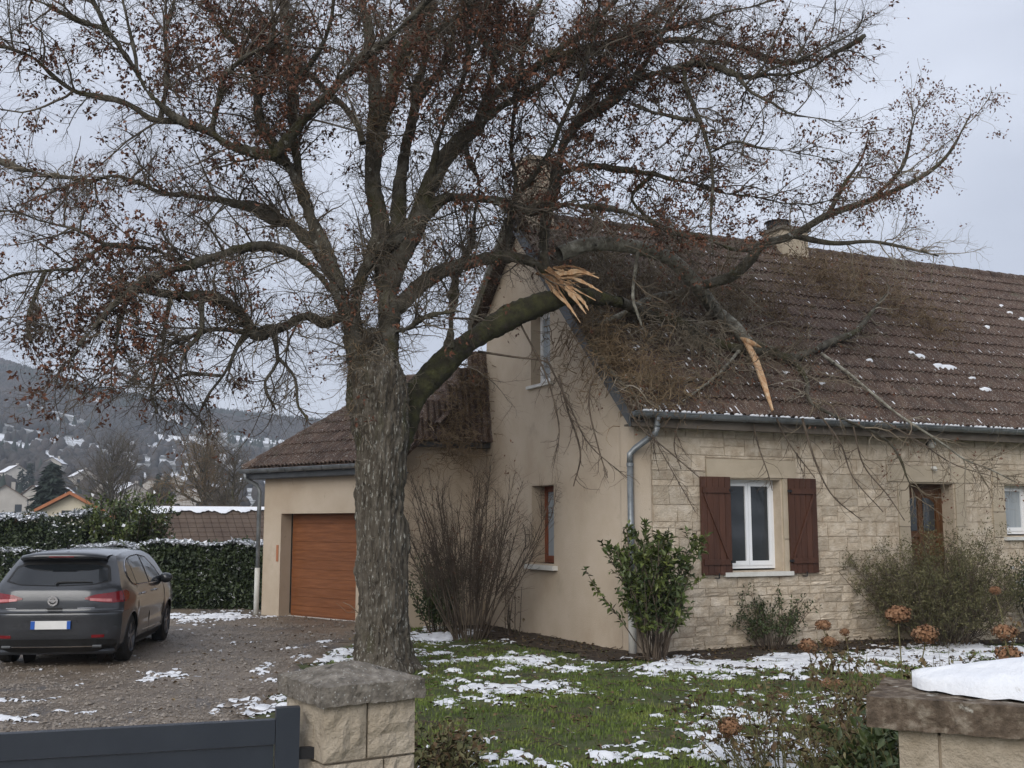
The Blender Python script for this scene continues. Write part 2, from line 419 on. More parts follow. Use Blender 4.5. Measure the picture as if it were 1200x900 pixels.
struct('lawn', sheet('lawn', -8, 30, 1, 36, .12, lambda x, y: x > xb(y) - .5, lambda X, Y: .012 + lump(X, Y) - np.clip((xb(Y) + (xyn(X, Y, 1.1, 5) - .5) * .9 - X) / .35 + .3, 0, 1) * .09, None), MT['lawn'])
struct('driveway', sheet('driveway', -26, 2, 1, 36, .12, lambda x, y: x < xb(y) + .6,
       lambda X, Y: .045 + (xyn(X, Y, .7, 2) - .5) * .05 + (xyn(X, Y, 6, 4) - .5) * .012 - np.clip((X - xb(Y) - (xyn(X, Y, 1.1, 5) - .5) * .9) / .4, 0, 1) * .10, None), MT['drive'])

# ------------------------------------------------------------------ the house
C0 = np.array([1.9, 16.78, 0.0])
e_ = norm(np.array([.913, .408, 0.])); g_ = norm(np.array([-.454, .891, 0.]))
class Fr:
    def __init__(s, O, d, n): s.O = np.array(O, float); s.d = norm(np.array(d, float)); s.n = norm(np.array(n, float))
    def P(s, u, z, o=0.0): return s.O + s.d * u + s.n * o + np.array([0, 0, z])
    def box(s, mb, u0, u1, z0, z1, o0, o1):
        return mb.hexa([s.P(u0, z0, o1), s.P(u1, z0, o1), s.P(u1, z0, o0), s.P(u0, z0, o0),
                        s.P(u0, z1, o1), s.P(u1, z1, o1), s.P(u1, z1, o0), s.P(u0, z1, o0)])
    def hit(s, px, py, off=0):
        P = onplane(px, py, s.O + s.n * off, s.n); return float((P - s.O) @ s.d), float(P[2])
FA = Fr(C0, e_, (e_[1], -e_[0], 0))                    # stone front
FG = Fr(C0, g_, (-g_[1], g_[0], 0))                    # rendered gable
VR, ZR = 3.77, 7.95                                    # ridge position and height
SL = (ZR - 3.72) / (VR + .35)
VE = 5.33                                              # far corner of the gable
def gz(v): return ZR - SL * abs(v - VR) - .12
house = thing('stone_house', 'cream stone house with brown tiled roof, white window between brown shutters and oak door', 'house', tuple(C0))
def wall_mb(F, us, topf, holes, th, z0=-.3):
    """vertical strips between the breakpoints; holes = (u0,u1,z0,z1)"""
    mb = MB(); us = sorted(set(us + [h[0] for h in holes] + [h[1] for h in holes]))
    for a, b in zip(us[:-1], us[1:]):
        hs = sorted([h for h in holes if h[0] <= a + 1e-6 and h[1] >= b - 1e-6], key=lambda h: h[2])
        z = z0; lev = []
        for h in hs: lev.append((z, z, h[2], h[2])); z = h[3]
        lev.append((z, z, topf(a + 1e-5), topf(b - 1e-5)))
        for (za, zb, ta, tb) in lev:
            mb.hexa([F.P(a, za, 0), F.P(b, zb, 0), F.P(b, zb, -th), F.P(a, za, -th), F.P(a, ta, 0), F.P(b, tb, 0), F.P(b, tb, -th), F.P(a, ta, -th)])
    return mb
WIN = (1.79, 2.84, 1.24, 2.73); DOOR = (5.66, 6.72, .28, 2.72); WIN2 = (8.0, 8.75, 1.78, 2.72)
GW1 = (2.55, 3.38, 1.30, 2.69); GW2 = (2.66, 3.40, 4.56, 5.93)
fw = wall_mb(FA, [0, 15], lambda u: 3.72, [WIN, DOOR, WIN2], .35).build('wall', MT['mortar'], house)
gw = wall_mb(FG, [.36, VR, VE], gz, [GW1, GW2], .35)
gwall = gw.build('wall', MT['stucco'], house)
# hidden sides so the house is closed
mb = MB(); FGR = Fr(FA.P(15, 0), g_, (g_[1], -g_[0], 0))
wall_mb(FGR, [0, VR, VE], gz, [], .3).build('wall', MT['stucco'], house)
FB_ = Fr(FG.P(VE, 0, -.35), e_, (-e_[1], e_[0], 0)); wall_mb(FB_, [0, 14.7], lambda u: 6.1, [], .3).build('wall', MT['stucco'], house)
mbd = MB(); FA.box(mbd, .3, 14.7, -.2, -.1, -5.0, -.4); mbd.build('floor_slab', MT['mortar'], house)
# rendered corner pier of the stone front
mb = MB(); FA.box(mb, .0, .30, -.3, 3.70, .0, .035); FG.box(mb, -.0, .37, -.3, 3.70, -.36, .0)
mb.build('corner_pier', MT['stucco'], house)
# --- stones
def stone_mesh(F, u0, u1, z0, z1, rough, depth=.017):
    nu = max(2, min(5, int((u1 - u0) / .1))); nz = 3 if z1 - z0 < .22 else 4
    gp = .006
    us = np.linspace(u0 + gp, u1 - gp, nu + 1); zs = np.linspace(z0 + gp, z1 - gp, nz)
    G = np.zeros((nu + 1, nz, 3))
    for i, u in enumerate(us):
        for j, z in enumerate(zs):
            edge = (i in (0, nu)) or (j in (0, nz - 1))
            o = depth + (random.uniform(-.35, .65) * rough if not edge else random.uniform(-.15, .1) * rough)
            G[i, j] = F.P(u + (random.uniform(-.006, .006)), z + random.uniform(-.006, .006), o)
    mb = MB(); mb.grid(G)
    ring = [G[i, 0] for i in range(nu + 1)] + [G[nu, j] for j in range(1, nz)] + [G[i, nz - 1] for i in range(nu - 1, -1, -1)] + [G[0, j] for j in range(nz - 2, 0, -1)]
    n = len(ring); off = F.n * (depth + .02)
    mb.add(ring + [p - off for p in ring], [(i, i + n, (i + 1) % n + n, (i + 1) % n) for i in range(n)])
    return mb.mesh('stone')
stones = []
z = -.06
rows = []
while z < 3.66:
    h = random.uniform(.13, .19) if z < 1.15 else random.uniform(.24, .31)
    if 3.66 - (z + h) < .12: h = 3.67 - z
    rows.append((z, z + h)); z += h
SPECIAL = [(1.35, 3.15, 2.75, 3.06, .006, 'lintel'), (5.15, 7.2, 2.74, 3.04, .006, 'lintel'), (7.7, 9.0, 2.74, 3.0, .006, 'lintel'),
           (5.38, 5.64, .3, 1.1, .004, 'jamb'), (5.38, 5.64, 1.1, 1.95, .004, 'jamb'), (5.38, 5.64, 1.95, 2.74, .004, 'jamb'),
           (6.74, 7.0, .3, 1.1, .004, 'jamb'), (6.74, 7.0, 1.1, 1.95, .004, 'jamb'), (6.74, 7.0, 1.95, 2.74, .004, 'jamb'),
           (7.66, 7.98, 1.75, 2.22, .004, 'jamb'), (7.66, 7.98, 2.22, 2.74, .004, 'jamb'),
           (8.77, 9.0, 1.75, 2.22, .004, 'jamb'), (8.77, 9.0, 2.22, 2.74, .004, 'jamb'),
           (1.55, 1.77, 1.22, 1.75, .004, 'jamb'), (1.55, 1.77, 1.75, 2.75, .004, 'jamb'),
           (2.86, 3.1, 1.22, 1.75, .004, 'jamb'), (2.86, 3.1, 1.75, 2.75, .004, 'jamb')]
blocked = [(q[0], q[1], q[2], q[3]) for q in SPECIAL] + [WIN, DOOR, WIN2, (5.3, 7.1, -.1, .3)]
stone_list = []
for (z0, z1) in rows:
    u = .30 + random.uniform(0, .05); cuts = []
    while u < 9.6:
        w = random.uniform(.18, .46) if z1 < 1.3 else random.uniform(.24, .6)
        cuts.append((u, min(u + w, 9.7))); u += w
    for (a, b) in cuts:
        zm = z0 + (z1 - z0) * random.uniform(.35, .65)
        segs = [(a, b, z0, z1)] if random.random() < .62 else [(a, b, z0, zm), (a, b, zm, z1)]
        for (p, q, r, s) in blocked:
            ns = []
            for (a1, b1, c1, d1) in segs:
                if b1 <= p or a1 >= q or d1 <= r or c1 >= s: ns.append((a1, b1, c1, d1)); continue
                if a1 < p: ns.append((a1, p, c1, d1))
                if b1 > q: ns.append((q, b1, c1, d1))
                m0, m1 = max(a1, p), min(b1, q)
                if c1 < r: ns.append((m0, m1, c1, r))
                if d1 > s: ns.append((m0, m1, s, d1))
            segs = ns
        for q in segs:
            if q[1] - q[0] > .05 and q[3] - q[2] > .04: stone_list.append(q)
stone_list.sort(key=lambda q: q[0])
rest = []
for k, (a, b, c, d) in enumerate(stone_list):
    me = stone_mesh(FA, a, b, c, d, .028 if d < 1.3 else .015)
    if k < 283: link('stone', me, MT['stone'], fw)
    else: rest.append(me)
if rest:
    V, F = [], []; b0 = 0; mb = MB()
    for me in rest: mb.add([v.co for v in me.vertices], [tuple(p.vertices) for p in me.polygons])
    o = mb.build('stone', MT['stone'], fw, kind='stuff')
for (a, b, c, d, r, nm) in SPECIAL:
    link(nm + '_stone', stone_mesh(FA, a, b, c, d, r, .034), MT['stone_smooth'], fw)
# --- front window
def white_window(F, op, depth, parent, leaves_n=2, pane=MT['glass'], fm=MT['white_pvc']):
    u0, u1, z0, z1 = op; f = .05
    mb = MB(); o0, o1 = -depth - .06, -depth
    F.box(mb, u0, u0 + f, z0, z1, o0, o1); F.box(mb, u1 - f, u1, z0, z1, o0, o1)
    F.box(mb, u0 + f, u1 - f, z1 - f, z1, o0, o1); F.box(mb, u0 + f, u1 - f, z0, z0 + f, o0, o1)
    fr = mb.build('window_frame', fm, parent)
    w = (u1 - u0 - 2 * f) / leaves_n; s = .055
    for k in range(leaves_n):
        a = u0 + f + k * w + .003; b = a + w - .006; m2 = MB(); o2, o3 = -depth - .045, -depth + .012
        F.box(m2, a, a + s, z0 + f, z1 - f, o2, o3); F.box(m2, b - s, b, z0 + f, z1 - f, o2, o3)
        F.box(m2, a + s, b - s, z1 - f - s, z1 - f - .001, o2, o3); F.box(m2, a + s, b - s, z0 + f + .001, z0 + f + s + .02, o2, o3)
        m2.build('sash', fm, fr)
        m3 = MB(); F.box(m3, a + s, b - s, z0 + f + s, z1 - f - s, -depth - .03, -depth - .018); m3.build('pane', pane, fr)
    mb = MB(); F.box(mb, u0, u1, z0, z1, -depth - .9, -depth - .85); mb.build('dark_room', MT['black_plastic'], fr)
    return fr
w1 = white_window(FA, (WIN[0], WIN[1] - .0, WIN[2] + .03, WIN[3]), .2, house)
mb = MB(); FA.box(mb, 1.64, 3.0, 1.155, 1.225, -.25, .09); mb.build('window_sill', MT['white_sill'], house)
white_window(FA, (WIN2[0], WIN2[1], WIN2[2] + .03, WIN2[3]), .2, house, 1, MT['curtain'])
mb = MB(); FA.box(mb, 7.9, 8.85, 1.7, 1.76, -.25, .09); mb.build('window_sill', MT['white_sill'], house)
# --- shutters: each of planks, battens, brace, hinges
def shutter(u0, u1, z0, z1, flip, label):
    root = MB(); FA.box(root, u0 + .005, u1 - .005, z0 + .01, z1 - .01, .045, .052)
    sh = root.build('shutter', MT['shutter'], house); sh['label'] = label
    n = 5; w = (u1 - u0) / n
    for k in range(n):
        mb = MB(); FA.box(mb, u0 + k * w + .003, u0 + (k + 1) * w - .003, z0, z1, .053, .078 + random.uniform(0, .003)); mb.build('plank', MT['shutter'], sh)
    for zz in (z0 + .16, z1 - .26):
        mb = MB(); FA.box(mb, u0 + .03, u1 - .03, zz, zz + .09, .082, .105); mb.build('batten', MT['shutter'], sh)
        mb = MB(); hx = u0 if flip else u1
        FA.box(mb, hx - .05, hx + .04, zz + .025, zz + .065, .106, .116) if not flip else FA.box(mb, hx - .05, hx + .04, zz + .025, zz + .065, .106, .116)
        mb.build('hinge', MT['iron'], sh)
    mb = MB(); a, b = (u0 + .05, u1 - .07); za, zb = z1 - .27, z0 + .25
    if flip: a, b = b, a
    t = .045
    mb.hexa([FA.P(a, za - t, .105), FA.P(b, zb - t, .105), FA.P(b, zb - t, .082), FA.P(a, za - t, .082), FA.P(a, za + t, .105), FA.P(b, zb + t, .105), FA.P(b, zb + t, .082), FA.P(a, za + t, .082)])
    mb.build('brace', MT['shutter'], sh)
    mb = MB(); um = (u0 + u1) / 2
    mb.tube([FA.P(um, z0 - .05, .0), FA.P(um, z0 - .05, .12), FA.P(um, z0 + .03, .125)], .012, 6); mb.build('shutter_catch', MT['iron'], sh)
shutter(1.2, 1.78, 1.19, 2.76, False, 'brown plank shutter left of the white window')
shutter(2.95, 3.53, 1.19, 2.76, True, 'brown plank shutter right of the white window')
# --- door
u0, u1, z0, z1 = DOOR
mb = MB(); o0, o1 = -.36, -.28
FA.box(mb, u0, u0 + .06, z0, z1, o0, o1); FA.box(mb, u1 - .06, u1, z0, z1, o0, o1); FA.box(mb, u0 + .06, u1 - .06, z1 - .06, z1, o0, o1)
mb.build('door_frame', MT['door'], house)
mb = MB(); FA.box(mb, u0 + .06, u1 - .06, z0, z1 - .06, -.34, -.31)
dr = mb.build('front_door', MT['door'], house); mid = (u0 + u1) / 2
mb = MB()
for a, b in ((u0 + .062, u0 + .15), (mid - .05, mid + .05), (u1 - .15, u1 - .062)): FA.box(mb, a, b, z0, z1 - .062, -.308, -.285)
for a, b in ((z0, z0 + .2), (z0 + .95, z0 + 1.05), (z0 + 1.48, z0 + 1.56), (z1 - .2, z1 - .062)):
    FA.box(mb, u0 + .15, mid - .05, a, b, -.308, -.287); FA.box(mb, mid + .05, u1 - .15, a, b, -.308, -.287)
mb.build('door_stile', MT['door'], dr)
for a, b in ((u0 + .15, mid - .05), (mid + .05, u1 - .15)):
    for c, d in ((z0 + .2, z0 + .95), (z0 + 1.05, z0 + 1.48)):
        mb = MB(); FA.box(mb, a + .035, b - .035, c + .04, d - .04, -.308, -.294); mb.build('door_panel', MT['door'], dr)
    gm = MB(); m_ = (a + b) / 2; lo, hi = z0 + 1.6, z1 - .24; s = 1 if a > mid else -1
    pts = [(a + .03, lo), (b - .03, lo), (b - .03, hi - (.1 if s > 0 else 0)), (m_ + .02 * s, hi - .02), (a + .03, hi - (.1 if s < 0 else 0))]
    V = [FA.P(p, q, -.296) for p, q in pts] + [FA.P(p, q, -.306) for p, q in pts]
    gm.add(V, [(0, 1, 2, 3, 4), (9, 8, 7, 6, 5)] + [(i, i + 5, (i + 1) % 5 + 5, (i + 1) % 5) for i in range(5)])
    gm.build('door_light', MT['glass'], dr)
mb = MB(); mb.tube([FA.P(mid + .03, 1.3, -.28), FA.P(mid + .03, 1.3, -.23), FA.P(mid - .08, 1.3, -.225)], .01, 6); mb.build('door_handle', MT['chrome'], dr)
mb = MB(); FA.box(mb, 5.3, 7.1, -.1, .13, -.05, .75); mb.build('door_step', MT['stone_smooth'], house)
mb = MB(); FA.box(mb, 5.45, 6.95, .13, .28, -.34, .4); mb.build('door_step', MT['stone_smooth'], house)
# --- wall lamp and small fitting over the door
lamp = thing('wall_lamp', 'small round white wall lamp high above the oak front door', 'lamp', tuple(FA.P(6.18, 3.43, .03)))
mb = MB(); mb.tube([FA.P(6.18, 3.43, .02), FA.P(6.18, 3.43, .06)], .09, 16); mb.build('lamp_base', MT['black_plastic'], lamp)
mb = MB(); mb.tube([FA.P(6.18, 3.43, .06), FA.P(6.18, 3.43, .1), FA.P(6.18, 3.43, .13), FA.P(6.18, 3.43, .15)], [.085, .08, .06, .02], 16)
mb.build('lamp_shade', MT['lamp_glass'], lamp, smooth=True)
mb = MB(); mb.tube([FA.P(6.2, 3.0, .03), FA.P(6.2, 2.99, .1), FA.P(6.2, 2.96, .14)], [.03, .045, .02], 10)
tag(mb.build('motion_sensor', MT['white_sill']), 'tiny white motion sensor on the lintel above the front door', 'sensor')
# --- gable windows
fr = white_window(FG, (GW1[0], GW1[1], GW1[2], GW1[3]), .27, house, 1, MT['curtain'], MT['red_wood'])
mb = MB(); FG.box(mb, 2.42, 3.5, 1.19, 1.27, -.3, .1); mb.build('window_sill', MT['white_sill'], house)
mb = MB(); FG.box(mb, 2.62, 3.3, 1.27, 1.3, -.3, -.02); mb.build('window_sill', MT['white_sill'], house)
white_window(FG, GW2, .2, house, 1, MT['curtain'])
mb = MB(); FG.box(mb, 2.56, 3.5, 4.5, 4.555, -.3, .06); mb.build('window_sill', MT['white_sill'], house)
mb = MB(); FG.box(mb, 2.42, 3.5, 2.7, 2.98, -.02, .006); mb.build('lintel_patch', MT['stucco'], house)

# --- tiles
def tile_mesh(w=.25, l=.44):
    xs = np.linspace(0, 1, 9)
    prof = np.array([.006, .044, .056, .036, .002, .036, .056, .040, .006])
    G = np.zeros((9, 2, 3))
    for i, x in enumerate(xs):
        G[i, 0] = ((x - .5) * w * 1.03, 0, prof[i] + .028)
        G[i, 1] = ((x - .5) * w * 1.03, l, prof[i] - .006)
    mb = MB(); mb.grid(G)
    lip = np.stack([G[:, 0], G[:, 0] - np.array([0, 0, .032])], 1)
    mb.grid(lip[::-1])
    me = mb.mesh('tile'); return me
TILE = tile_mesh(); TILE.materials.append(MT['tile'])
TILE.polygons.foreach_set('use_smooth', [True] * 8 + [False] * (len(TILE.polygons) - 8))
def lay_tiles(parent, O, du, dv, nu, nv, w, ex, inside=lambda u, v: True, limit=300):
    """O lower-left corner at the eave; du along the eave; dv up the slope"""
    du = Vector(norm(du)); dv = Vector(norm(dv)); n = du.cross(dv)
    inv = world_inv(parent)
    L_ = []
    for j in range(nv):
        for i in range(nu):
            uc, vc = (i + .5) * w, j * ex
            if not inside(uc, vc + ex / 2): continue
            p = Vector(O) + du * (uc + random.uniform(-.006, .006)) + dv * (vc + random.uniform(-.012, .012)) + n * random.uniform(0, .007)
            M = Matrix.Identity(4); a = random.uniform(-.012, .012)
            d2 = (du + dv * a).normalized(); v2 = n.cross(d2)
            for r in range(3): M[r][0], M[r][1], M[r][2], M[r][3] = d2[r], v2[r], n[r], p[r]
            L_.append((p.length, M))
    L_.sort(key=lambda q: q[0])
    for _, M in L_[:limit]:
        o = bpy.data.objects.new('roof_tile', TILE); COL.objects.link(o); o.parent = parent; o.matrix_basis = inv @ M
    if len(L_) > limit:
        V0 = np.array([v.co[:] for v in TILE.vertices]); F0 = np.array([p.vertices[:] for p in TILE.polygons])
        Vs = []; Fs = []; b = 0
        for _, M in L_[limit:]:
            A = np.array(M); Vs.append(V0 @ A[:3, :3].T + A[:3, 3]); Fs.append(F0 + b); b += len(V0)
        me = np_mesh('tiles', np.concatenate(Vs), [np.concatenate(Fs)])
        link('roof_tile', me, MT['tile'], parent, kind='stuff')
OV = .35
def slab(mb, pts, th):
    pts = [np.array(p, float) for p in pts]; n = norm(np.cross(pts[1] - pts[0], pts[2] - pts[0]))
    k = len(pts); V = pts + [p - n * th for p in pts]
    return mb.add(V, [tuple(range(k)), tuple(range(2 * k - 1, k - 1, -1))] + [(i, i + k, (i + 1) % k + k, (i + 1) % k) for i in range(k)])
zE = 3.72
def RP(u, v, up=0.0):       # point on the front roof plane: v metres (plan) behind the front wall
    return C0 + e_ * u + g_ * v + np.array([0, 0, zE + SL * (v + OV) + up])
n_roof = norm(np.cross(e_, RP(0, 1) - RP(0, 0))); 
mb = MB(); slab(mb, [RP(-.22, -OV), RP(15.4, -OV), RP(15.4, VR), RP(-.22, VR)], .07)
roof = mb.build('roof', MT['tile'], house)
slope = RP(0, 1) - RP(0, 0); slen = np.linalg.norm(slope) * (VR + OV)
lay_tiles(roof, RP(-.22, -OV) + n_roof * .004, e_, slope, 62, 15, .25, slen / 15)
# rear slope
def RQ(u, v): return C0 + e_ * u + g_ * v + np.array([0, 0, ZR - SL * (v - VR)])
mb = MB(); slab(mb, [RQ(-.22, VR + .01), RQ(15.4, VR + .01), RQ(15.4, VE + .35), RQ(-.22, VE + .35)], .07)
rroof = mb.build('roof', MT['tile'], house)
slope2 = RQ(0, VR) - RQ(0, VE + .35)
lay_tiles(rroof, RQ(15.4, VE + .35), -e_, slope2, 62, 6, .25, np.linalg.norm(slope2) / 6, limit=0)
# ridge tiles
rt = MB(); an = np.linspace(-.2, PI + .2, 9)
rgt = None
for k in range(42):
    u = -.25 + k * .37; mb = MB()
    G = np.array([[C0 + g_ * (VR + math.cos(a) * r_) + e_ * uu + np.array([0, 0, ZR - .03 + math.sin(a) * r_]) for a in an] for uu, r_ in ((u, .145), (u + .39, .125))])
    mb.grid(G); mb.grid(np.stack([G[0], G[0] * .0 + (C0 + g_ * VR + e_ * u + np.array([0, 0, ZR - .03])) * .15 + G[0] * .85], 1))
    mb.build('ridge_tile', MT['tile'], roof, smooth=True)
# bargeboards
def bar(mb, A, B, h, dn, t, up=0.0):
    A = np.array(A, float); B = np.array(B, float); z = np.array([0, 0, 1.0]); dn = norm(np.array(dn, float))
    return mb.hexa([A - z * (h - up), B - z * (h - up), B - z * (h - up) + dn * t, A - z * (h - up) + dn * t, A + z * up, B + z * up, B + z * up + dn * t, A + z * up + dn * t])
mb = MB(); bar(mb, RP(-.25, -OV), RP(-.25, VR), .26, -e_, .03, .03); mb.build('bargeboard', MT['grey_metal'], house)
mb = MB(); bar(mb, RQ(-.25, VR), RQ(-.25, VE + .3), .24, -e_, .03, .03); mb.build('bargeboard', MT['limb_bark'], house)
mb = MB(); bar(mb, RQ(-.26, VR + .1), RQ(-.26, VE + .3), .0, -e_, .05, .06); mb.build('verge_trim', MT['white_sill'], house)
mb = MB(); slab(mb, [RP(-.22, -OV) - [0, 0, .15], RP(-.22, VR) - [0, 0, .15], RP(.0, VR) - [0, 0, .15], RP(.0, -OV) - [0, 0, .15]], .02); mb.build('soffit', MT['grey_metal'], house)
# fascia and gutter
mb = MB(); FA.box(mb, -.2, 15.4, 3.5, 3.72, .29, .32); mb.build('fascia', MT['taupe'], house)
mb = MB(); FA.box(mb, -.15, 15.3, 3.52, 3.55, .0, .289); mb.build('soffit', MT['taupe'], house)
def gutter(F, u0, u1, zt, oc, r, parent, snow=True):
    mb = MB(); an = np.linspace(PI, 2 * PI, 9)
    for rr_, fl in ((r, 1), (r - .006, -1)):
        G = np.array([[F.P(u, zt + math.sin(a) * rr_, oc + math.cos(a) * rr_) for a in an][::fl] for u in np.linspace(u0, u1, 3)]); mb.grid(G)
    mb.tube([F.P(u0, zt, oc + r), F.P(u1, zt, oc + r)], .011, 6)
    mb.add([F.P(u0, zt + math.sin(a) * r, oc + math.cos(a) * r) for a in an], [tuple(range(9))])
    gt = mb.build('gutter', MT['zinc'], parent)
    k = u0 + .3
    while k < u1:
        b = MB(); b.tube([F.P(k, zt + math.sin(a) * (r + .008), oc + math.cos(a) * (r + .008)) for a in an], .008, 5); b.build('gutter_bracket', MT['zinc'], gt); k += .6
    return gt
gut = gutter(FA, -.25, 15.4, 3.715, .42, .085, house)
mb = MB()
for k in range(155):    # the thin line of snow on the gutter lip
    a = -.1 + k * .1; w = random.uniform(.03, .11)
    if random.random() < .88:
        mb.tube([FA.P(a, 3.735, .495), FA.P(a + w / 2, 3.742, .495), FA.P(a + w, 3.735, .495)], [.012, random.uniform(.014, .022), .012], 6)
mb.build('gutter_snow', MT['snow'], house, kind='stuff')
def downpipe(pts, r, parent):
    mb = MB(); mb.tube(resample(pts, 4 * len(pts)) if len(pts) > 2 else pts, r, 12); o = mb.build('downpipe', MT['zinc'], parent, smooth=True); return o
pu = .09
dp = downpipe([FA.P(.2, 3.66, .42), FA.P(.2, 3.6, .42), FA.P(.2, 3.5, .41)], .05, house)
mb = MB(); mb.tube([FA.P(.2, 3.5, .41), FA.P(.19, 3.4, .38), FA.P(-.02, 3.17, .1), FA.P(-.1, 3.08, .08), FA.P(-.1, 2.95, .08)], .05, 12)
mb.build('pipe_elbow', MT['zinc'], dp, smooth=True)
mb = MB(); mb.tube([FA.P(-.1, 2.98, .08), FA.P(-.1, .02, .08)], .048, 12); mb.build('downpipe', MT['zinc'], house, smooth=True)
for zz in (2.94, 2.0, 1.1, .35):
    mb = MB(); mb.tube([FA.P(-.1, zz, .08), FA.P(-.1, zz - .05, .08)], .057, 12); mb.build('pipe_clip', MT['zinc'], dp)
mb = MB(); mb.tube([FA.P(-.1, .9, .08), FA.P(-.1, .0, .08)], .06, 12); mb.build('pipe_foot', MT['white_sill'], house, smooth=True)
# --- snow left between tiles
mb = MB()
def roof_snow(px, py, w, h):
    P = onplane(px, py, RP(0, 0), n_roof) + n_roof * .05
    s = norm(slope); k = 7
    pts = []
    for q in range(10):
        a = q * 2 * PI / 10; r_ = random.uniform(.6, 1.1)
        pts.append(P + e_ * (math.cos(a) * w * r_ + math.sin(a) * h * .0) + s * math.sin(a) * h * r_)
    top = [p + n_roof * .035 for p in [P + (q - P) * .6 for q in pts]]
    mb.add(pts + top, [tuple(range(10, 20))] + [(i, (i + 1) % 10, (i + 1) % 10 + 10, i + 10) for i in range(10)])
for q in ((1076, 420, .2, .1), (1110, 433, .26, .1), (1098, 431, .16, .09), (1154, 459, .16, .07), (1172, 361, .09, .05), (1182, 369, .09, .05), (1196, 376, .16, .06),
          (1155, 386, .1, .06), (1017, 425, .1, .05), (1066, 416, .1, .05), (920, 440, .1, .04), (962, 452, .07, .05), (700, 303, .07, .03), (716, 331, .07, .03),
          (742, 412, .06, .04), (806, 424, .05, .03), (770, 366, .05, .04), (1138, 446, .1, .04)): roof_snow(*q)
mb.build('roof_snow', MT['snow'], house, kind='stuff', smooth=True)
# small flecks of snow lying in the tile rolls
fl = MB(); s_ = norm(slope)
for _ in range(900):
    u = random.uniform(.2, 11.5); j = random.randint(0, 14); v = (j + random.uniform(.05, .3)) * slen / 15
    if random.random() > .35 + .65 * math.exp(-u / 3): continue
    P = RP(-.22, -OV) + e_ * (round(u / .125) * .125 + .0) + s_ * v + n_roof * .045
    a, b = random.uniform(.02, .045), random.uniform(.03, .12)
    fl.add([P - e_ * a, P + s_ * b * .2 + e_ * a, P + s_ * b + e_ * a * .5, P + s_ * b * .8 - e_ * a, P + n_roof * .02 + s_ * b * .5],
           [(0, 1, 4), (1, 2, 4), (2, 3, 4), (3, 0, 4)])
fl.build('roof_snow', MT['snow'], house, kind='stuff')
# --- chimneys
def chimney(u, v, w, d, z0, z1, m, capm, name_label):
    mb = MB(); c = [C0 + e_ * (u + a * w / 2) + g_ * (v + b * d / 2) for a, b in ((-1, -1), (1, -1), (1, 1), (-1, 1))]
    mb.hexa([p + [0, 0, z0] for p in c] + [p + [0, 0, z1] for p in c]); ch = mb.build('chimney', m, house); ch['label'] = name_label
    mb = MB(); c = [C0 + e_ * (u + a * (w / 2 + .05)) + g_ * (v + b * (d / 2 + .05)) for a, b in ((-1, -1), (1, -1), (1, 1), (-1, 1))]
    mb.hexa([p + [0, 0, z1] for p in c] + [p + [0, 0, z1 + .08] for p in c]); mb.build('chimney_cap', capm, ch)
    return ch
ch = chimney(6.35, VR, .7, .6, 7.2, 8.3, MT['stone_smooth'], MT['cap'], 'square stone chimney on the roof ridge')
mb = MB(); p = C0 + e_ * 6.15 + g_ * VR
mb.tube([p + [0, 0, 8.38], p + [0, 0, 8.5], p + [0, 0, 8.53]], [.24, .25, .29], 14); mb.build('chimney_cowl', MT['black_plastic'], ch)
ch = chimney(.22, VR - .1, .5, .62, 7.0, 8.95, MT['stucco'], MT['stucco'], 'rendered cream chimney at the gable end')

# ------------------------------------------------------------------ garage wing
KP = np.array([-2.15, 20.79, 0]); MPt = np.array([-.52, 21.52, 0])
dA = norm(np.array([-.7616, .648, 0]))
FW = Fr(KP, dA, (-dA[1], dA[0], 0) if (-dA[1] * 0 + dA[0]) < 0 else (dA[1], -dA[0], 0))
FW.n = np.array([-.648, -.7616, 0])
FBW = Fr(KP, e_, (e_[1], -e_[0], 0))
wing = thing('garage_wing', 'low garage wing with orange door, hipped brown tile roof and grey gutter behind the tree', 'garage', tuple(KP))
LA = 4.32
uL, _ = FW.hit(327, 700); zt = FW.hit(339, 602)[1]
GD = (uL - 2.45, uL, .02, 2.22)
wall_mb(FW, [0, LA], lambda u: 3.1, [GD], .35).build('wall', MT['stucco'], wing)
LB = float(np.dot(MPt - KP, e_))
wall_mb(FBW, [.02, LB], lambda u: 3.62, [], .3).build('wall', MT['stucco'], wing)
FS = Fr(FW.P(LA, 0, -.35), -FW.n, dA); wall_mb(FS, [0, 4.5], lambda u: 3.1, [], .3).build('wall', MT['stucco'], wing)
mb = MB(); FW.box(mb, GD[0] + .02, GD[1] - .02, .05, GD[3], -.34, -.31)
gd = mb.build('garage_door', MT['garage'], wing)
NP_ = 11
for k in range(NP_):
    za = .08 + (GD[3] - .1) * k / NP_; zb = .08 + (GD[3] - .1) * (k + 1) / NP_
    mb = MB(); FW.box(mb, GD[0] + .03, GD[1] - .03, za + .004, zb - .004, -.309, -.296 - (.004 if k % 2 else 0)); mb.build('door_panel', MT['garage'], gd)
mb = MB(); FW.box(mb, GD[0], GD[1], .02, .055, -.3, -.24); mb.build('door_sill', MT['white_sill'], wing)
mb = MB(); FW.box(mb, GD[1] - .012, GD[1] - .002, .1, GD[3], -.3, -.28); mb.build('door_seal', MT['black_plastic'], wing)
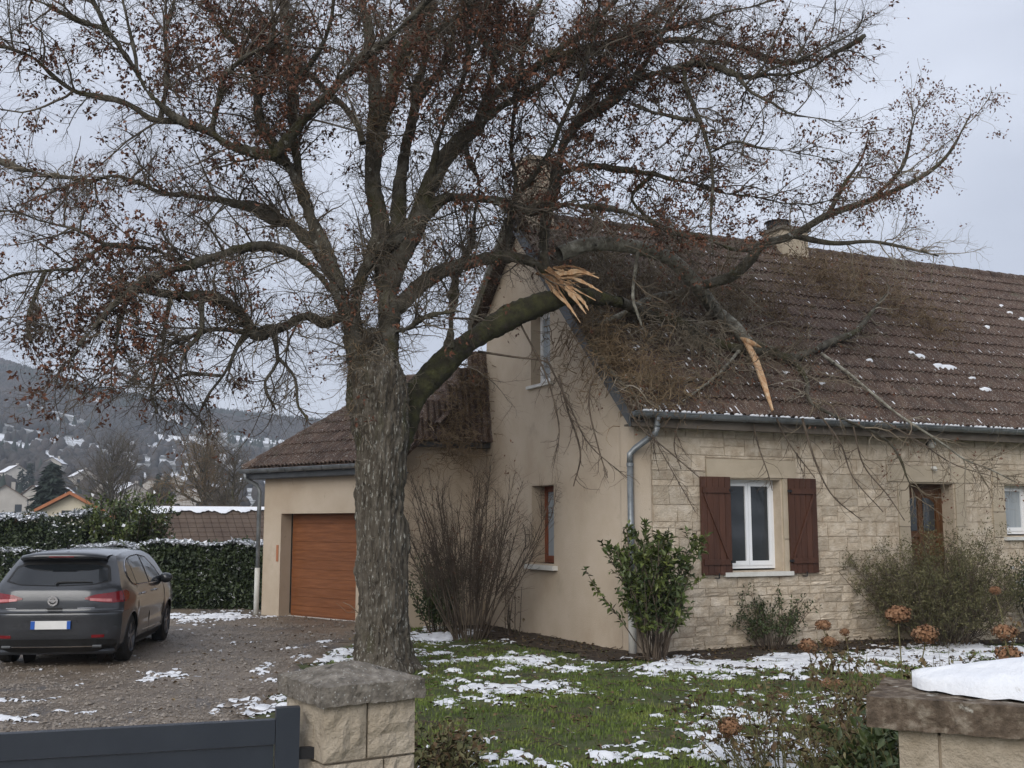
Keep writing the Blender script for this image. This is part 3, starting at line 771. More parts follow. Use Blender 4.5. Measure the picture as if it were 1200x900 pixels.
# roof planes
zA = 3.2; zB = 3.62
SA_ = .9
nA = FW.n
A0 = KP + nA * .35 + dA * (LA + .32); A0 = A0 + [0, 0, zA]
A1 = KP + nA * .35 + dA * (-.28) + [0, 0, zA]
hp = A0 + np.array([1.0, 0.0, 0]) * 3.35 ; inset = np.dot(hp - A0, -nA); hp = hp + [0, 0, inset * SA_]
rid = -dA
r2 = hp + rid * 2.6
mbw = MB(); slab(mbw, [A0, A1, A1 + (r2 - hp) * .0 + np.array([.75, .55, 0]) * 1.0 + [0, 0, np.dot(np.array([.75, .55, 0]), -nA) * SA_], r2, hp], .06)
wroof = mbw.build('roof', MT['tile'], wing)
du = A1 - A0; dv = -nA + np.array([0, 0, SA_]); dvn = norm(dv)
poly = [(0, 0), (np.linalg.norm(du), 0), None, None, None]
def to2(p): q = p - A0; return float(np.dot(q, norm(du))), float(np.dot(q, dvn))
P2 = [to2(A0), to2(A1), to2(A1 + np.array([.75, .55, 0]) + [0, 0, np.dot(np.array([.75, .55, 0]), -nA) * SA_]), to2(r2), to2(hp)]
def inpoly(poly):
    def f(x, y):
        c = False; n = len(poly)
        for i in range(n):
            x1, y1 = poly[i]; x2, y2 = poly[(i + 1) % n]
            if (y1 > y) != (y2 > y) and x < (x2 - x1) * (y - y1) / (y2 - y1) + x1: c = not c
        return c
    return f
lay_tiles(wroof, A0, du, dvn, 34, 12, .25, .36, inpoly(P2), limit=290)
# hip line and ridge line tiles
def tile_line(A, B, r, parent, st=.36):
    A = np.array(A, float); B = np.array(B, float); L_ = np.linalg.norm(B - A); d = (B - A) / L_
    sd_ = norm(np.cross(d, [0, 0, 1])); up = np.cross(sd_, d)
    for k in range(int(L_ / st) + 1):
        m = MB(); p0 = A + d * k * st; p1 = p0 + d * (st * 1.08)
        G = np.array([[p + sd_ * math.cos(a) * q + up * (math.sin(a) * q - .02) for a in an_] for p, q in ((p0, r * 1.1), (p1, r * .95))]); m.grid(G)
        m.build('ridge_tile', MT['tile'], parent, smooth=True)
an_ = np.linspace(-.2, PI + .2, 8)
tile_line(A0, hp, .11, wroof); tile_line(hp, r2, .12, wroof)
# far hip end and rear slope, closing the roof
bk = A0 - nA * (2 * inset); 
mb = MB(); slab(mb, [bk, A0, hp], .05); slab(mb, [bk, hp, r2, r2 - nA * inset - [0, 0, inset * SA_]], .05); mb.build('roof', MT['tile'], wing)
# the slope over the short wall beside the gable
B0 = FBW.P(-.12, zB, .22); B1 = FBW.P(LB, zB, .22); top = MPt + np.array([-.0, .0, 5.52]) + g_ * .1
mb = MB(); slab(mb, [B0, B1, top, B0 + (top - B0) * .45 + np.array([-.02, .25, .02])], .05); broof = mb.build('roof', MT['tile'], wing)
dvb = norm(np.cross(np.cross(B1 - B0, top - B0), B1 - B0)); dub = norm(B1 - B0)
def tb(p): q = p - B0; return float(q @ dub), float(q @ dvb)
lay_tiles(broof, B0, dub, dvb, 9, 8, .25, .36, inpoly([tb(B0), tb(B1), tb(top)]), limit=100)
mb = MB(); FBW.box(mb, -.1, LB, 3.5, 3.6, .0, .2); mb.build('fascia', MT['grey_metal'], wing)
mb = MB(); FW.box(mb, -.2, LA + .3, 2.98, 3.17, .24, .27); mb.build('fascia', MT['grey_metal'], wing)
mb = MB(); FW.box(mb, -.2, LA + .3, 2.97, 3.0, .0, .24); mb.build('soffit', MT['grey_metal'], wing)
gutter(FW, -.2, LA + .4, 3.17, .36, .075, wing)
mb = MB(); q = LA + .12
mb.tube([FW.P(q + .12, 3.1, .36), FW.P(q + .12, 2.98, .35), FW.P(q + .02, 2.85, .12), FW.P(q - .03, 2.72, .07), FW.P(q - .03, .03, .07)], .045, 10); mb.build('downpipe', MT['zinc'], wing, smooth=True)
mb = MB(); mb.tube([FW.P(q - .03, 1.05, .07), FW.P(q - .03, .0, .07)], .056, 10); mb.build('pipe_foot', MT['white_sill'], wing, smooth=True)
mb = MB(); FW.box(mb, GD[1] + .06, GD[1] + .13, 1.2, 1.55, .002, .012)
mb.build('wall_ornament', MT['orange_trim'], wing)

# ------------------------------------------------------------------ the big tree
TY = 14.96
tree = thing('tree', 'large bare tree with mossy bark, brown withered leaves and a snapped limb over the lawn', 'tree', (-1.76, TY, 0))
def limb3(pts, y0, y1, K=None, ex=1.0):
    """pixel trail with radii in photo pixels -> real points between depths y0..y1"""
    n = len(pts); P = np.array([[*atY(p[0], p[1], y0 + (y1 - y0) * (i / (n - 1)) ** ex), p[2] / 1250 * (y0 + (y1 - y0) * i / (n - 1))] for i, p in enumerate(pts)])
    Q = resample(P, K or max(10, 3 * n))
    return Q[:, :3], Q[:, 3]
def rough_tube(P, R, n, amp, freq=9, stretch=.25, K=None, fine=False):
    """a limb with bark ridges as geometry"""
    if K: Q = resample(np.column_stack([P, R]), K); P, R = Q[:, :3], Q[:, 3]
    V, F = tubes(P[None], R[None], n)
    ax = np.repeat(P, n, axis=0); rad = norm(V - ax)
    s = V * freq; s[:, 2] *= stretch
    d = (np.abs(fbm(s, 4) - .5) * 2)
    if fine: s2_ = V * freq * 2.6; s2_[:, 2] *= stretch * 1.1; V = V + rad * ((np.abs(fbm(s2_, 3) - .5) * 2 - .2) * amp * .5)[:, None]
    V = V + rad * ((d - .25) * amp)[:, None] + rad * ((vnoise(V * 2.2) - .5) * amp * 1.6)[:, None]
    return V, F
trunk_px = [(451, 800, 39), (451, 780, 36), (450, 750, 33), (449, 700, 30.5), (448, 650, 29), (447, 600, 28.5), (447, 550, 29.5), (448, 510, 33), (447, 480, 38), (443, 458, 38), (440, 435, 34), (438, 410, 24), (437, 385, 12)]
TP, TR = limb3(trunk_px, TY, TY, 300); TR = TR * .93
TP[0, 2] = -.15
V, F = rough_tube(TP, TR, 200, .085, 15, .2, fine=True)
# root flare
an = np.arctan2(V[:, 1] - TY, V[:, 0] + 1.76); h = np.clip(V[:, 2], 0, 1)
fl_ = np.exp(-h * 5) * (.10 + .09 * np.sin(an * 5 + 1) + .05 * np.sin(an * 9))
V[:, 0] += np.cos(an) * fl_; V[:, 1] += np.sin(an) * fl_
link('trunk', np_mesh('trunk', V, [F]), MT['bark'], tree, smooth=True)
limbs = []      # (P, R, dens)
def LB_(pts, y0, y1, m='limb_bark', dens=1.0, name='branch', n=None):
    P, R = limb3(pts, TY + y0, TY + y1); R = R * ((.8 if m == 'moss_bark' else .70) - .14 * np.linspace(0, 1, len(R)))
    P = P + (np.stack([fbm(P * 1.7 + o_, 3) for o_ in (3, 40, 90)], -1) - .5) * np.clip(np.arange(len(P)) / 4., 0, 1)[:, None] * .16
    allp = np.concatenate([TP[:, :3]] + [q[0] for q in limbs]); dd = np.linalg.norm(allp - P[0], axis=1); k_ = dd.argmin()
    if dd[k_] < .7: P = P + (allp[k_] - P[0]) * np.clip(1 - np.arange(len(P)) / (len(P) * .45), 0, 1)[:, None] ** 1.5
    big = R.max() > .06
    V, F = rough_tube(P, R, 20 if big else 9, .055 if big else .016, 15, .4, K=len(P) * (3 if big else 1))
    link(name, np_mesh(name, V, [F]), MT[m], tree, smooth=True)
    Q = resample(np.column_stack([P, R]), 24); limbs.append((Q[:, :3], Q[:, 3], dens))
# left stem
LB_([(436, 500, 34), (428, 462, 30), (421, 430, 24), (413, 400, 20), (402, 360, 16), (385, 310, 15), (365, 262, 14), (348, 220, 14), (336, 192, 12)], 0, -.5)
LB_([(336, 192, 11), (322, 186, 10), (300, 178, 10), (270, 172, 9), (245, 155, 9), (215, 140, 8.5), (195, 125, 8), (165, 92, 7.5), (150, 74, 7), (125, 42, 6.5), (95, 25, 5), (60, 8, 4), (15, -6, 3), (-40, -20, 1.5)], -.5, -2.2)
LB_([(228, 145, 6), (205, 137, 6), (180, 138, 6), (155, 124, 5.5), (130, 116, 5), (100, 110, 5), (75, 98, 5), (48, 77, 4.5), (25, 65, 4), (0, 57, 3.5), (-50, 40, 2)], -1.0, -1.6)
LB_([(44, 72, 2.6), (36, 55, 2.4), (25, 38, 2.2), (18, 15, 2), (15, -10, 1.5)], -1.4, -2)
LB_([(125, 42, 5), (118, 22, 4.5), (108, 0, 4), (95, -40, 3)], -1.7, -2)
LB_([(160, 82, 4), (157, 55, 3.5), (150, 30, 3), (143, -2, 2.5), (140, -60, 1.5)], -1.5, -1.5)
LB_([(395, 335, 13), (375, 300, 13), (350, 272, 12.5), (322, 256, 12), (288, 241, 10), (255, 234, 8), (215, 229, 6.5), (185, 226, 6), (160, 214, 5.5), (130, 208, 5), (100, 211, 5), (72, 208, 4.5), (30, 200, 4), (0, 188, 3.5), (-50, 180, 2)], -.2, 1.6)
LB_([(392, 345, 9), (350, 305, 9), (320, 291, 9), (290, 291, 9), (255, 298, 8.5), (215, 311, 8), (190, 322, 6), (165, 336, 4.5), (140, 352, 3.5), (112, 380, 2.5), (95, 405, 1.5)], -.3, -2.4)
LB_([(225, 308, 4), (180, 290, 4), (150, 290, 4), (122, 290, 4), (92, 315, 3.5), (60, 318, 3), (25, 320, 2.5), (0, 330, 2), (-30, 335, 1)], -1.4, -2.4)
LB_([(110, 275, 3), (85, 268, 3), (50, 262, 3), (20, 250, 2.5), (-20, 245, 1.5)], -1.5, -2.6)
LB_([(425, 360, 13), (395, 372, 11), (370, 368, 10), (340, 380, 10), (318, 388, 10), (300, 392, 9.5), (287, 372, 7), (268, 353, 6), (240, 346, 5), (205, 345, 4.5), (160, 343, 3.5), (125, 350, 2)], 0, -1.8)
LB_([(298, 392, 7), (278, 410, 4), (262, 440, 3), (245, 462, 2.4), (232, 490, 1.5)], -.9, -1.4)
LB_([(318, 388, 5), (325, 420, 3), (310, 450, 2.4), (322, 480, 1.3)], -.7, -.9)
LB_([(295, 385, 5), (250, 385, 3.5), (210, 400, 3), (170, 425, 2.2), (150, 450, 1.5)], -1, -2.2)
LB_([(338, 195, 10), (322, 175, 10), (307, 150, 9.5), (300, 125, 9), (297, 90, 8), (284, 60, 7.5), (262, 35, 7), (240, 0, 6), (225, -50, 4), (210, -100, 2)], -.5, -1.2)
LB_([(350, 215, 9), (346, 180, 9), (344, 140, 8.5), (342, 90, 8), (336, 40, 7), (334, 0, 6), (330, -60, 4), (335, -120, 2)], -.4, .8)
LB_([(300, 120, 6), (312, 80, 5.5), (322, 40, 5), (318, 0, 4), (310, -60, 2.5)], -.8, -1.4)
LB_([(322, 190, 9), (348, 158, 9), (372, 125, 9), (395, 100, 8.5), (412, 82, 8), (428, 65, 8), (458, 44, 7), (485, 18, 6), (510, -8, 5), (540, -50, 3)], -.8, -2.2)
LB_([(425, 168, 7), (417, 143, 7), (400, 122, 6.5), (380, 105, 6), (362, 88, 5.5), (345, 70, 5), (322, 55, 5), (300, 42, 4), (270, 20, 3), (240, -5, 2)], 0, .9)
LB_([(235, 172, 6), (243, 140, 5), (252, 112, 5), (262, 88, 4.5), (282, 70, 4.5), (305, 55, 4), (325, 40, 3), (345, 10, 2)], -1, -1.8)
# centre stems
LB_([(452, 480, 32), (454, 445, 28), (456, 410, 24), (457, 370, 21), (452, 330, 18), (447, 285, 17), (440, 240, 16), (438, 190, 15), (440, 140, 13), (437, 90, 11), (432, 40, 10), (428, 0, 9), (430, -60, 7), (425, -120, 4), (430, -170, 2)], 0, .8)
LB_([(442, 200, 13), (452, 150, 12), (462, 105, 11), (472, 65, 10.5), (488, 30, 10), (502, 0, 9), (520, -40, 7), (535, -90, 4), (545, -140, 2)], .2, -.9)
LB_([(430, 455, 22), (425, 420, 15), (418, 380, 13), (420, 340, 12), (430, 305, 12), (440, 275, 11)], -.1, .1)
LB_([(478, 62, 7), (492, 48, 7), (510, 36, 7), (532, 25, 7), (550, 12, 6), (565, -10, 5), (590, -50, 3)], -.2, -1.2)
LB_([(533, 25, 5), (560, 35, 4.5), (575, 55, 4), (590, 75, 3), (610, 90, 2)], -.7, -1)
LB_([(462, 310, 13), (470, 260, 12), (474, 210, 10.5), (480, 160, 10), (489, 115, 10), (496, 80, 8), (499, 50, 7.5), (507, 15, 7), (512, -20, 6), (505, -80, 3)], .3, 1.4)
LB_([(490, 112, 7), (508, 90, 7), (520, 75, 6.5), (528, 50, 6), (540, 28, 5.5), (555, 0, 4.5), (565, -50, 3)], .8, 1.8)
LB_([(452, 340, 17), (468, 300, 17), (485, 262, 16), (500, 225, 15), (518, 190, 14), (540, 163, 13), (560, 147, 12), (578, 115, 11), (605, 92, 9.5), (640, 72, 8.5), (680, 53, 7.5), (720, 42, 6), (760, 22, 5), (800, -8, 3.5), (850, -40, 2)], .1, 1.2)
LB_([(640, 73, 6), (665, 52, 6), (685, 35, 6), (705, 15, 5), (730, -10, 4), (760, -50, 2)], .6, -.2)
LB_([(560, 147, 7), (600, 120, 6.5), (640, 95, 6), (680, 62, 6), (730, 48, 6), (770, 40, 5), (820, 25, 4), (870, 10, 3), (920, -10, 2)], .6, 2.2)
LB_([(600, 110, 5), (612, 70, 4.5), (620, 30, 4), (640, -10, 3), (650, -60, 2)], .7, .2)
LB_([(448, 300, 12), (478, 280, 12), (497, 258, 12), (525, 235, 11), (560, 232, 10), (593, 240, 9.5), (618, 246, 9), (645, 240, 8.5), (690, 240, 6), (740, 250, 5.5), (790, 270, 5), (830, 280, 4), (880, 292, 2.5)], .1, 1.5)
LB_([(468, 365, 14), (482, 352, 15), (495, 336, 15), (512, 322, 14.5), (540, 311, 14), (572, 302, 13), (600, 301, 13), (625, 308, 11), (645, 322, 10)], .1, 1.5, 'limb_bark', .8)
LB_([(612, 345, 9), (615, 310, 9), (622, 275, 9), (632, 240, 9), (642, 205, 8.5), (655, 175, 9), (677, 144, 10), (695, 133, 9.5), (722, 113, 9), (738, 98, 8.5), (762, 88, 7.5), (800, 76, 6.5), (823, 73, 6), (858, 86, 5.5), (885, 93, 5), (935, 84, 4.5), (984, 60, 3), (1015, 42, 1.5)], 1.6, .9)
LB_([(675, 146, 8), (688, 120, 7.5), (702, 98, 7), (730, 75, 6.5), (765, 54, 6), (800, 47, 5.5), (835, 50, 4.5), (868, 57, 4), (912, 72, 3), (950, 68, 1.6)], 1.2, 2)
LB_([(725, 112, 6), (748, 85, 5.5), (765, 60, 5), (785, 25, 4.5), (800, 0, 4), (815, -40, 2)], 1.2, 1.6)
LB_([(790, 80, 4), (798, 102, 4), (813, 125, 4), (824, 145, 4), (830, 178, 3.6), (835, 212, 3.2), (832, 262, 2.4), (836, 300, 1.4)], 1.1, 1)
LB_([(858, 86, 4), (880, 110, 3.5), (905, 120, 3), (940, 135, 2.4), (990, 145, 1.4)], 1, .4)
LB_([(885, 93, 4), (920, 78, 3.2), (960, 60, 2.6), (1000, 35, 1.6), (1010, 20, 1)], 1, .6)
LB_([(640, 210, 7), (675, 200, 6), (715, 200, 5.5), (762, 205, 5), (805, 215, 4.5), (847, 224, 4), (890, 232, 3.5), (935, 241, 3), (985, 235, 1.6)], 1.4, 2.0)
LB_([(762, 205, 4), (740, 232, 3.5), (770, 262, 3), (800, 285, 2)], 1.6, 1.8)
LB_([(800, 148, 3), (770, 135, 3), (740, 122, 3)], 1.1, 1.1)
LB_([(830, 178, 3), (860, 165, 3), (900, 175, 2.5), (940, 178, 2), (985, 190, 1.2)], 1, .2)
LB_([(527, 410, 9), (528, 380, 8), (530, 345, 7.5), (540, 315, 7), (550, 285, 6.5), (556, 250, 6), (560, 215, 5), (548, 180, 4), (550, 140, 3)], .7, 1.6)
LB_([(585, 320, 5), (560, 345, 4.5), (600, 215, 4.5), (605, 170, 4), (600, 120, 3)][0:1] + [(590, 285, 5), (600, 250, 5), (604, 205, 4.5), (600, 160, 4), (606, 110, 3)], 1.3, 1.0)
LB_([(462, 395, 9), (480, 385, 5), (500, 372, 4), (530, 365, 3), (560, 372, 2)], 0, -.6)
# overhead leaders that leave the picture
LB_([(360, 90, 5), (385, 50, 5), (392, 5, 4), (400, -60, 3), (395, -120, 2)], 0, -1.0)
LB_([(560, 148, 6), (575, 95, 5), (585, 50, 5), (590, 0, 4), (600, -60, 3), (605, -120, 2)], .7, 0)
LB_([(195, 125, 5), (200, 85, 4.5), (195, 45, 4), (205, 0, 3.4), (210, -60, 2)], -.9, .2)
LB_([(600, 235, 5), (640, 180, 4.5), (668, 120, 4), (690, 60, 3.4), (700, 0, 3), (710, -50, 2)], 1, -.8)
LB_([(500, 225, 7), (520, 150, 6), (545, 90, 5), (550, 40, 4), (545, -20, 3)], .5, -1.4)
# drooping boughs on the left
LB_([(165, 342, 4), (145, 370, 3.4), (132, 405, 3), (128, 440, 2.4), (135, 470, 1.4)], -1.7, -2.2, dens=1.1)
LB_([(205, 345, 4), (195, 385, 3.4), (188, 425, 3), (178, 460, 2.2), (182, 485, 1.2)], -1.4, -1.8, dens=1.1)
LB_([(60, 318, 3.6), (42, 345, 3), (30, 375, 2.6), (35, 405, 1.6)], -2, -2.3, dens=2.2)
LB_([(262, 440, 3), (215, 440, 2.8), (190, 455, 2.2), (165, 465, 1.4)], -1.1, -1.5, dens=1.1)
LB_([(240, 346, 4), (235, 390, 3.4), (215, 420, 3), (208, 455, 2)], -1.2, -2.2, dens=1.0)
LB_([(95, 405, 3), (85, 425, 2.4), (100, 445, 1.6)], -2.4, -2.4, dens=1.4)
LB_([(322, 420, 3), (345, 440, 2.6), (350, 470, 2), (360, 490, 1.2)], -.7, -.8, dens=1.8)
# the mossy arching limb
LB_([(456, 570, 20), (464, 525, 27), (474, 498, 26), (486, 470, 23), (505, 442, 21), (530, 415, 20), (560, 392, 20.5), (590, 376, 20.5), (620, 364, 20), (650, 353, 19), (672, 348, 16), (700, 350, 11), (728, 353, 8)], -.05, 2.1, 'moss_bark', .12)
# splintered ends
def splinter(pts, y, m='fresh_wood'):
    """flat torn strip of wood with a frayed outline"""
    P, R = limb3([(a, b, c) for a, b, c in pts], TY + y, TY + y - .25, 16)
    T = norm(np.gradient(P, axis=0)); side = norm(np.cross(T, [0, -1, .2])); nn = np.cross(T, side); mb = MB()
    w = R * .62 * (.6 + .8 * RNG.random(16)); th = np.maximum(R * .28, .003)
    for q in range(2):
        G = np.array([[P[k] + side[k] * w[k] * a + nn[k] * th[k] * (b + .6 * RNG.random()) for a, b in ((-1, -1), (-.35, -1.3), (.3, -.9), (1, -1.2), (1, 1), (.2, 1.2), (-1, 1), (-1, -1))] for k in range(16)])
        G[:, -1] = G[:, 0]
    mb.grid(G); mb.build('splinter', MT[m], tree)
for pts, m in (([(632, 312, 4), (655, 321, 5), (680, 318, 4), (702, 326, 1)], 'fresh_wood'), ([(636, 318, 4.5), (658, 332, 5), (672, 348, 4), (687, 368, .8)], 'fresh_wood'),
            ([(640, 320, 4), (662, 334, 3.5), (682, 352, 3), (690, 364, .7)], 'fresh_wood'), ([(645, 318, 3), (672, 326, 3.4), (690, 334, 2.6), (706, 343, .6)], 'fresh_wood'),
            ([(648, 314, 2.5), (668, 312, 2), (686, 316, .6)], 'torn_bark'), ([(638, 322, 3), (650, 342, 2.6), (664, 356, 2), (676, 372, .6)], 'fresh_wood'),
            ([(655, 322, 2), (676, 322, 1.6), (697, 320, .5)], 'fresh_wood'), ([(630, 308, 5), (642, 316, 6), (655, 326, 4), (662, 338, 1)], 'torn_bark'),
            ([(630, 318, 5), (642, 325, 5), (652, 334, 2), (656, 346, .6)], 'torn_bark'), ([(660, 330, 1.6), (676, 340, 1.6), (698, 352, .5)], 'fresh_wood'), ([(652, 336, 1.5), (666, 356, 1.3), (680, 378, .5)], 'fresh_wood')): splinter(pts, 1.42, m)

fib = []
for _ in range(46):
    x0, y0 = random.uniform(634, 662), random.uniform(312, 332); a = random.uniform(-.35, 1.15); l = random.uniform(8, 34)
    P, R = limb3([(x0, y0, random.uniform(.5, 1.1)), (x0 + l * .5 * math.cos(a), y0 + l * .5 * math.sin(a) + random.uniform(-2, 2), .6), (x0 + l * math.cos(a), y0 + l * math.sin(a) + random.uniform(-3, 3), .2)], TY + 1.4, TY + 1.4 - random.uniform(0, .25), 7)
    fib.append((P, R))
V, F = tubes(np.stack([q[0] for q in fib]), np.stack([q[1] for q in fib]), 4); link('wood_fibres', np_mesh('f', V, [F]), MT['fresh_wood'], tree, kind='stuff')

# --- twigs grown on the limbs
LP = np.stack([q[0] for q in limbs]); LR = np.stack([q[1] for q in limbs]); LD = np.array([q[2] for q in limbs])
LR_ = LR.mean(1)
def not_house(P):
    """keep twigs out of the roof and walls"""
    q = P - C0; u = q @ e_; v = q @ g_
    zr = zE + SL * (v + OV) + .06
    m = (u > -.4) & (v > -.5) & (v < VR) & (P[:, 2] < zr) & (P[:, 2] > zE - .4)
    P = P.copy(); P[m, 2] = zr[m]
    m = (u > -.5) & (u < .2) & (v > -.4) & (P[:, 2] < zr) & (P[:, 2] > 0)
    P[m] -= e_ * (u[m] + .5)[:, None]
    return P
B1, R1 = spawn(LP, LR, 1150, (.5, 1.5), (.008, .02), (30, 75), 9, .16, .0, .12, 1.0, up=.1, wts=LD, push=not_house)
B2, R2 = spawn(B1, R1, 7500, (.3, .85), (.006, .012), (25, 75), 7, .3, -.01, .1, 1.0, push=not_house)
B2b, R2b = spawn(LP, LR, 2400, (.2, .7), (.004, .008), (30, 80), 6, .25, 0, .1, 1.0, wts=LD, push=not_house)
B2 = np.concatenate([B2, np.stack([B2b[:, i] if i < 6 else B2b[:, 5] + (B2b[:, 5] - B2b[:, 4]) for i in range(7)], 1)])
R2 = np.concatenate([R2, np.concatenate([R2b, R2b[:, -1:]], 1)])
B3, R3 = spawn(B2, R2, 42000, (.12, .42), (.0038, .0068), (30, 85), 4, .42, -.02, .1, 1.0, push=not_house)
B4, R4 = spawn(B3, R3, 26000, (.06, .17), (.0026, .0042), (30, 70), 3, .3, 0, .2, 1.0, push=not_house)
V, Fs = join([tubes(B1, R1, 5), tubes(B2, R2, 4)])
link('twigs', np_mesh('twigs', V, Fs), MT['twig'], tree, kind='stuff')
V, Fs = join([tubes(B3, R3, 3), tubes(B4, R4, 3)])
link('twigs', np_mesh('twigs', V, Fs), MT['twig'], tree, kind='stuff')
# withered leaves: clusters hanging from the fine twigs
LC = [(660, 90, 130, 90), (250, 60, 130, 70), (110, 310, 130, 90), (150, 400, 110, 70), (60, 130, 100, 80), (820, 230, 90, 80), (870, 70, 80, 60),
      (720, 200, 110, 80), (1060, 190, 90, 80), (560, 60, 120, 80), (320, 120, 90, 100)]
def leafw(P):
    X = P - CAMP; f = np.array([0, math.cos(PITCH), math.sin(PITCH)]); up = np.array([0, -math.sin(PITCH), math.cos(PITCH)])
    d = X @ f; px = 600 + FPX * X[:, 0] / d; py = 450 - FPX * (X @ up) / d
    w = np.full(len(P), .25)
    for a, b, c, e in LC: w += np.exp(-(((px - a) / c) ** 2 + ((py - b) / e) ** 2))
    return w * (.15 + (fbm(P * 1.6, 2) > .5) * 1.2)
def leaf_clumps(B, n, per, size, w=None, spread=.05):
    tip = B[:, -1]; w = leafw(tip) if w is None else w
    i = RNG.choice(len(B), n, p=w / w.sum())
    c = np.repeat(tip[i], per, axis=0) + RNG.normal(size=(n * per, 3)) * spread
    D = RNG.normal(size=(n * per, 3)); D[:, 2] -= .8
    return leaves(c, D, RNG.normal(size=(n * per, 3)), RNG.uniform(size * .6, size * 1.3, n * per), RNG.uniform(size * .35, size * .7, n * per), .3)
V, F = leaf_clumps(np.concatenate([B3[:, -1:], B3[:, -1:]], 1), 5600, 6, .07, spread=.035)
V2, F2 = leaf_clumps(np.concatenate([B4[:, -1:], B4[:, -1:]], 1), 7000, 2, .05)
V, Fs = join([(V, F), (V2, F2)])
link('leaves', np_mesh('leaves', V, Fs), MT['brown_leaf'], tree, kind='stuff')
# pale and golden shoots on trunk and stems
def pick(idx): return LP[idx], LR[idx]
stems = [0, 14, 15, 18, 21, 22, 23, 26, 28]
E1, ER1 = spawn(LP[stems], LR[stems], 900, (.25, .7), (.005, .009), (40, 100), 7, .3, -.05, .05, .9, rr=.9)
E2, ER2 = spawn(E1, ER1, 4500, (.1, .4), (.0035, .006), (30, 80), 5, .4, -.08)
V, Fs = join([tubes(E1, ER1, 4), tubes(E2, ER2, 3)])
link('golden_shoots', np_mesh('shoots', V, Fs), MT['gold_twig'], tree, kind='stuff')
lowstems = [0, 6, 7, 10, 20, 22, 27, 30, 31]
tq = resample(np.column_stack([TP, TR]), 24)
LPx = np.concatenate([LP[lowstems], tq[None, :, :3]]); LRx = np.concatenate([LR[lowstems], tq[None, :, 3]])
G1, GR1 = spawn(LPx, LRx, 620, (.3, .9), (.007, .012), (50, 110), 9, .4, -.09, .0, .9, rr=.9)
# start on the bark, on the side that is seen as well as the others
G2, GR2 = spawn(G1, GR1, 3000, (.12, .5), (.004, .0075), (30, 80), 6, .4, -.1)
V, Fs = join([tubes(G1, GR1, 4), tubes(G2, GR2, 3)])
link('pale_shoots', np_mesh('shoots', V, Fs), MT['pale_twig'], tree, kind='stuff')

# ------------------------------------------------------------------ the fallen branch on the roof
def rf(px, py, off): return onplane(px, py, RP(0, 0) + n_roof * off, n_roof)
fallen = thing('fallen_branch', 'broken pale lichen-covered branch lying on the brown roof with its twigs over the eave', 'branch', tuple(rf(860, 400, .1)))
def mixp(px, py, Y0, w, off=.3):
    a = atY(px, py, Y0); b = rf(px, py, off); return a * (1 - w) + b * w
FBr = []
def FBL(P, R, m='pale_bark', name='limb'):
    Q = resample(np.column_stack([np.array(P), np.array(R) / 75]), max(12, 3 * len(P)))
    V, F = rough_tube(Q[:, :3], Q[:, 3], 12, .012, 18, .5, K=len(Q) * 3)
    link(name, np_mesh(name, V, [F]), MT[m], fallen, smooth=True)
    q = resample(Q, 24); FBr.append((q[:, :3], q[:, 3]))
def hitY(px, py): return rf(px, py, .3)[1]
ye = hitY(836, 361)
A = [(655, 298, 9, 16.6), (692, 286, 9, 16.8), (741, 289, 9.5, 17.2), (784, 303, 9.5, 17.7), (813, 330, 9.5, 18.0)]
pp = [atY(a, b, y) for a, b, c, y in A] + [rf(836, 361, .3), rf(860, 382, .25), rf(877, 402, .2)]
FBL(pp, [9, 9, 9.5, 9.5, 9.5, 9.5, 9, 8])
ptop = atY(825, 334, 18.1)
FBL([ptop] + [atY(a, b, y) for a, b, y in ((857, 324, 18.0), (880, 303, 17.9), (893, 287, 17.9), (928, 276, 17.9), (970, 252, 17.8), (1022, 234, 17.7), (1075, 210, 17.6), (1110, 182, 17.5), (1138, 133, 17.4))],
    [6, 7, 7, 6, 5, 4.5, 4, 3, 2, 1], 'limb_bark')
FBL([atY(1022, 234, 17.7), atY(1057, 196, 17.4), atY(1068, 154, 17.3), atY(1078, 115, 17.2)], [3, 2.4, 1.8, 1], 'limb_bark')
FBL([atY(928, 276, 17.9), atY(975, 285, 17.6), atY(1020, 283, 17.5), atY(1060, 290, 17.5), atY(1100, 300, 17.5)], [3.5, 3, 2.4, 2, 1], 'limb_bark')
FBL([atY(970, 252, 17.8), atY(990, 215, 17.6), atY(1010, 185, 17.6), atY(1020, 150, 17.5)], [3, 2.4, 1.8, 1], 'limb_bark')
FBL([atY(725, 353, 17.1), rf(760, 368, .2), rf(796, 377, .18), rf(820, 392, .15), rf(842, 402, .15), rf(868, 409, .15), rf(906, 413, .15)], [7, 7, 7, 7, 6.5, 6, 5], 'limb_bark')
FBL([rf(877, 402, .2), rf(900, 410, .16), rf(928, 419, .15), rf(971, 402, .15), rf(1003, 388, .2), rf(1022, 365, .3), rf(1037, 346, .5)], [7, 7, 6, 5, 4.5, 3, 1.5], 'limb_bark')
FBL([rf(928, 419, .15), rf(945, 445, .15), rf(955, 475, .2), RP(4.6, -.6, -.05)+0, RP(4.9, -.75, -.6), RP(5.1, -.8, -1.1)], [4, 3, 2.2, 1.6, 1.2, .7], 'limb_bark')
P_end = [rf(962, 414, .12), rf(1000, 442, .14), rf(1049, 483, .15)]
Y2 = P_end[-1][1] - .2
FBL(P_end + [atY(1102, 518, Y2 - .2), atY(1130, 538, Y2 - .3), atY(1160, 550, Y2 - .3), atY(1192, 566, Y2 - .3)], [2.4, 2.2, 2, 1.8, 1.4, 1.1, .7], 'pale_bark')
FBL([rf(796, 377, .18), rf(830, 412, .12), rf(845, 430, .1), rf(847, 432, .1)], [5, 4, 3, 3], 'limb_bark')
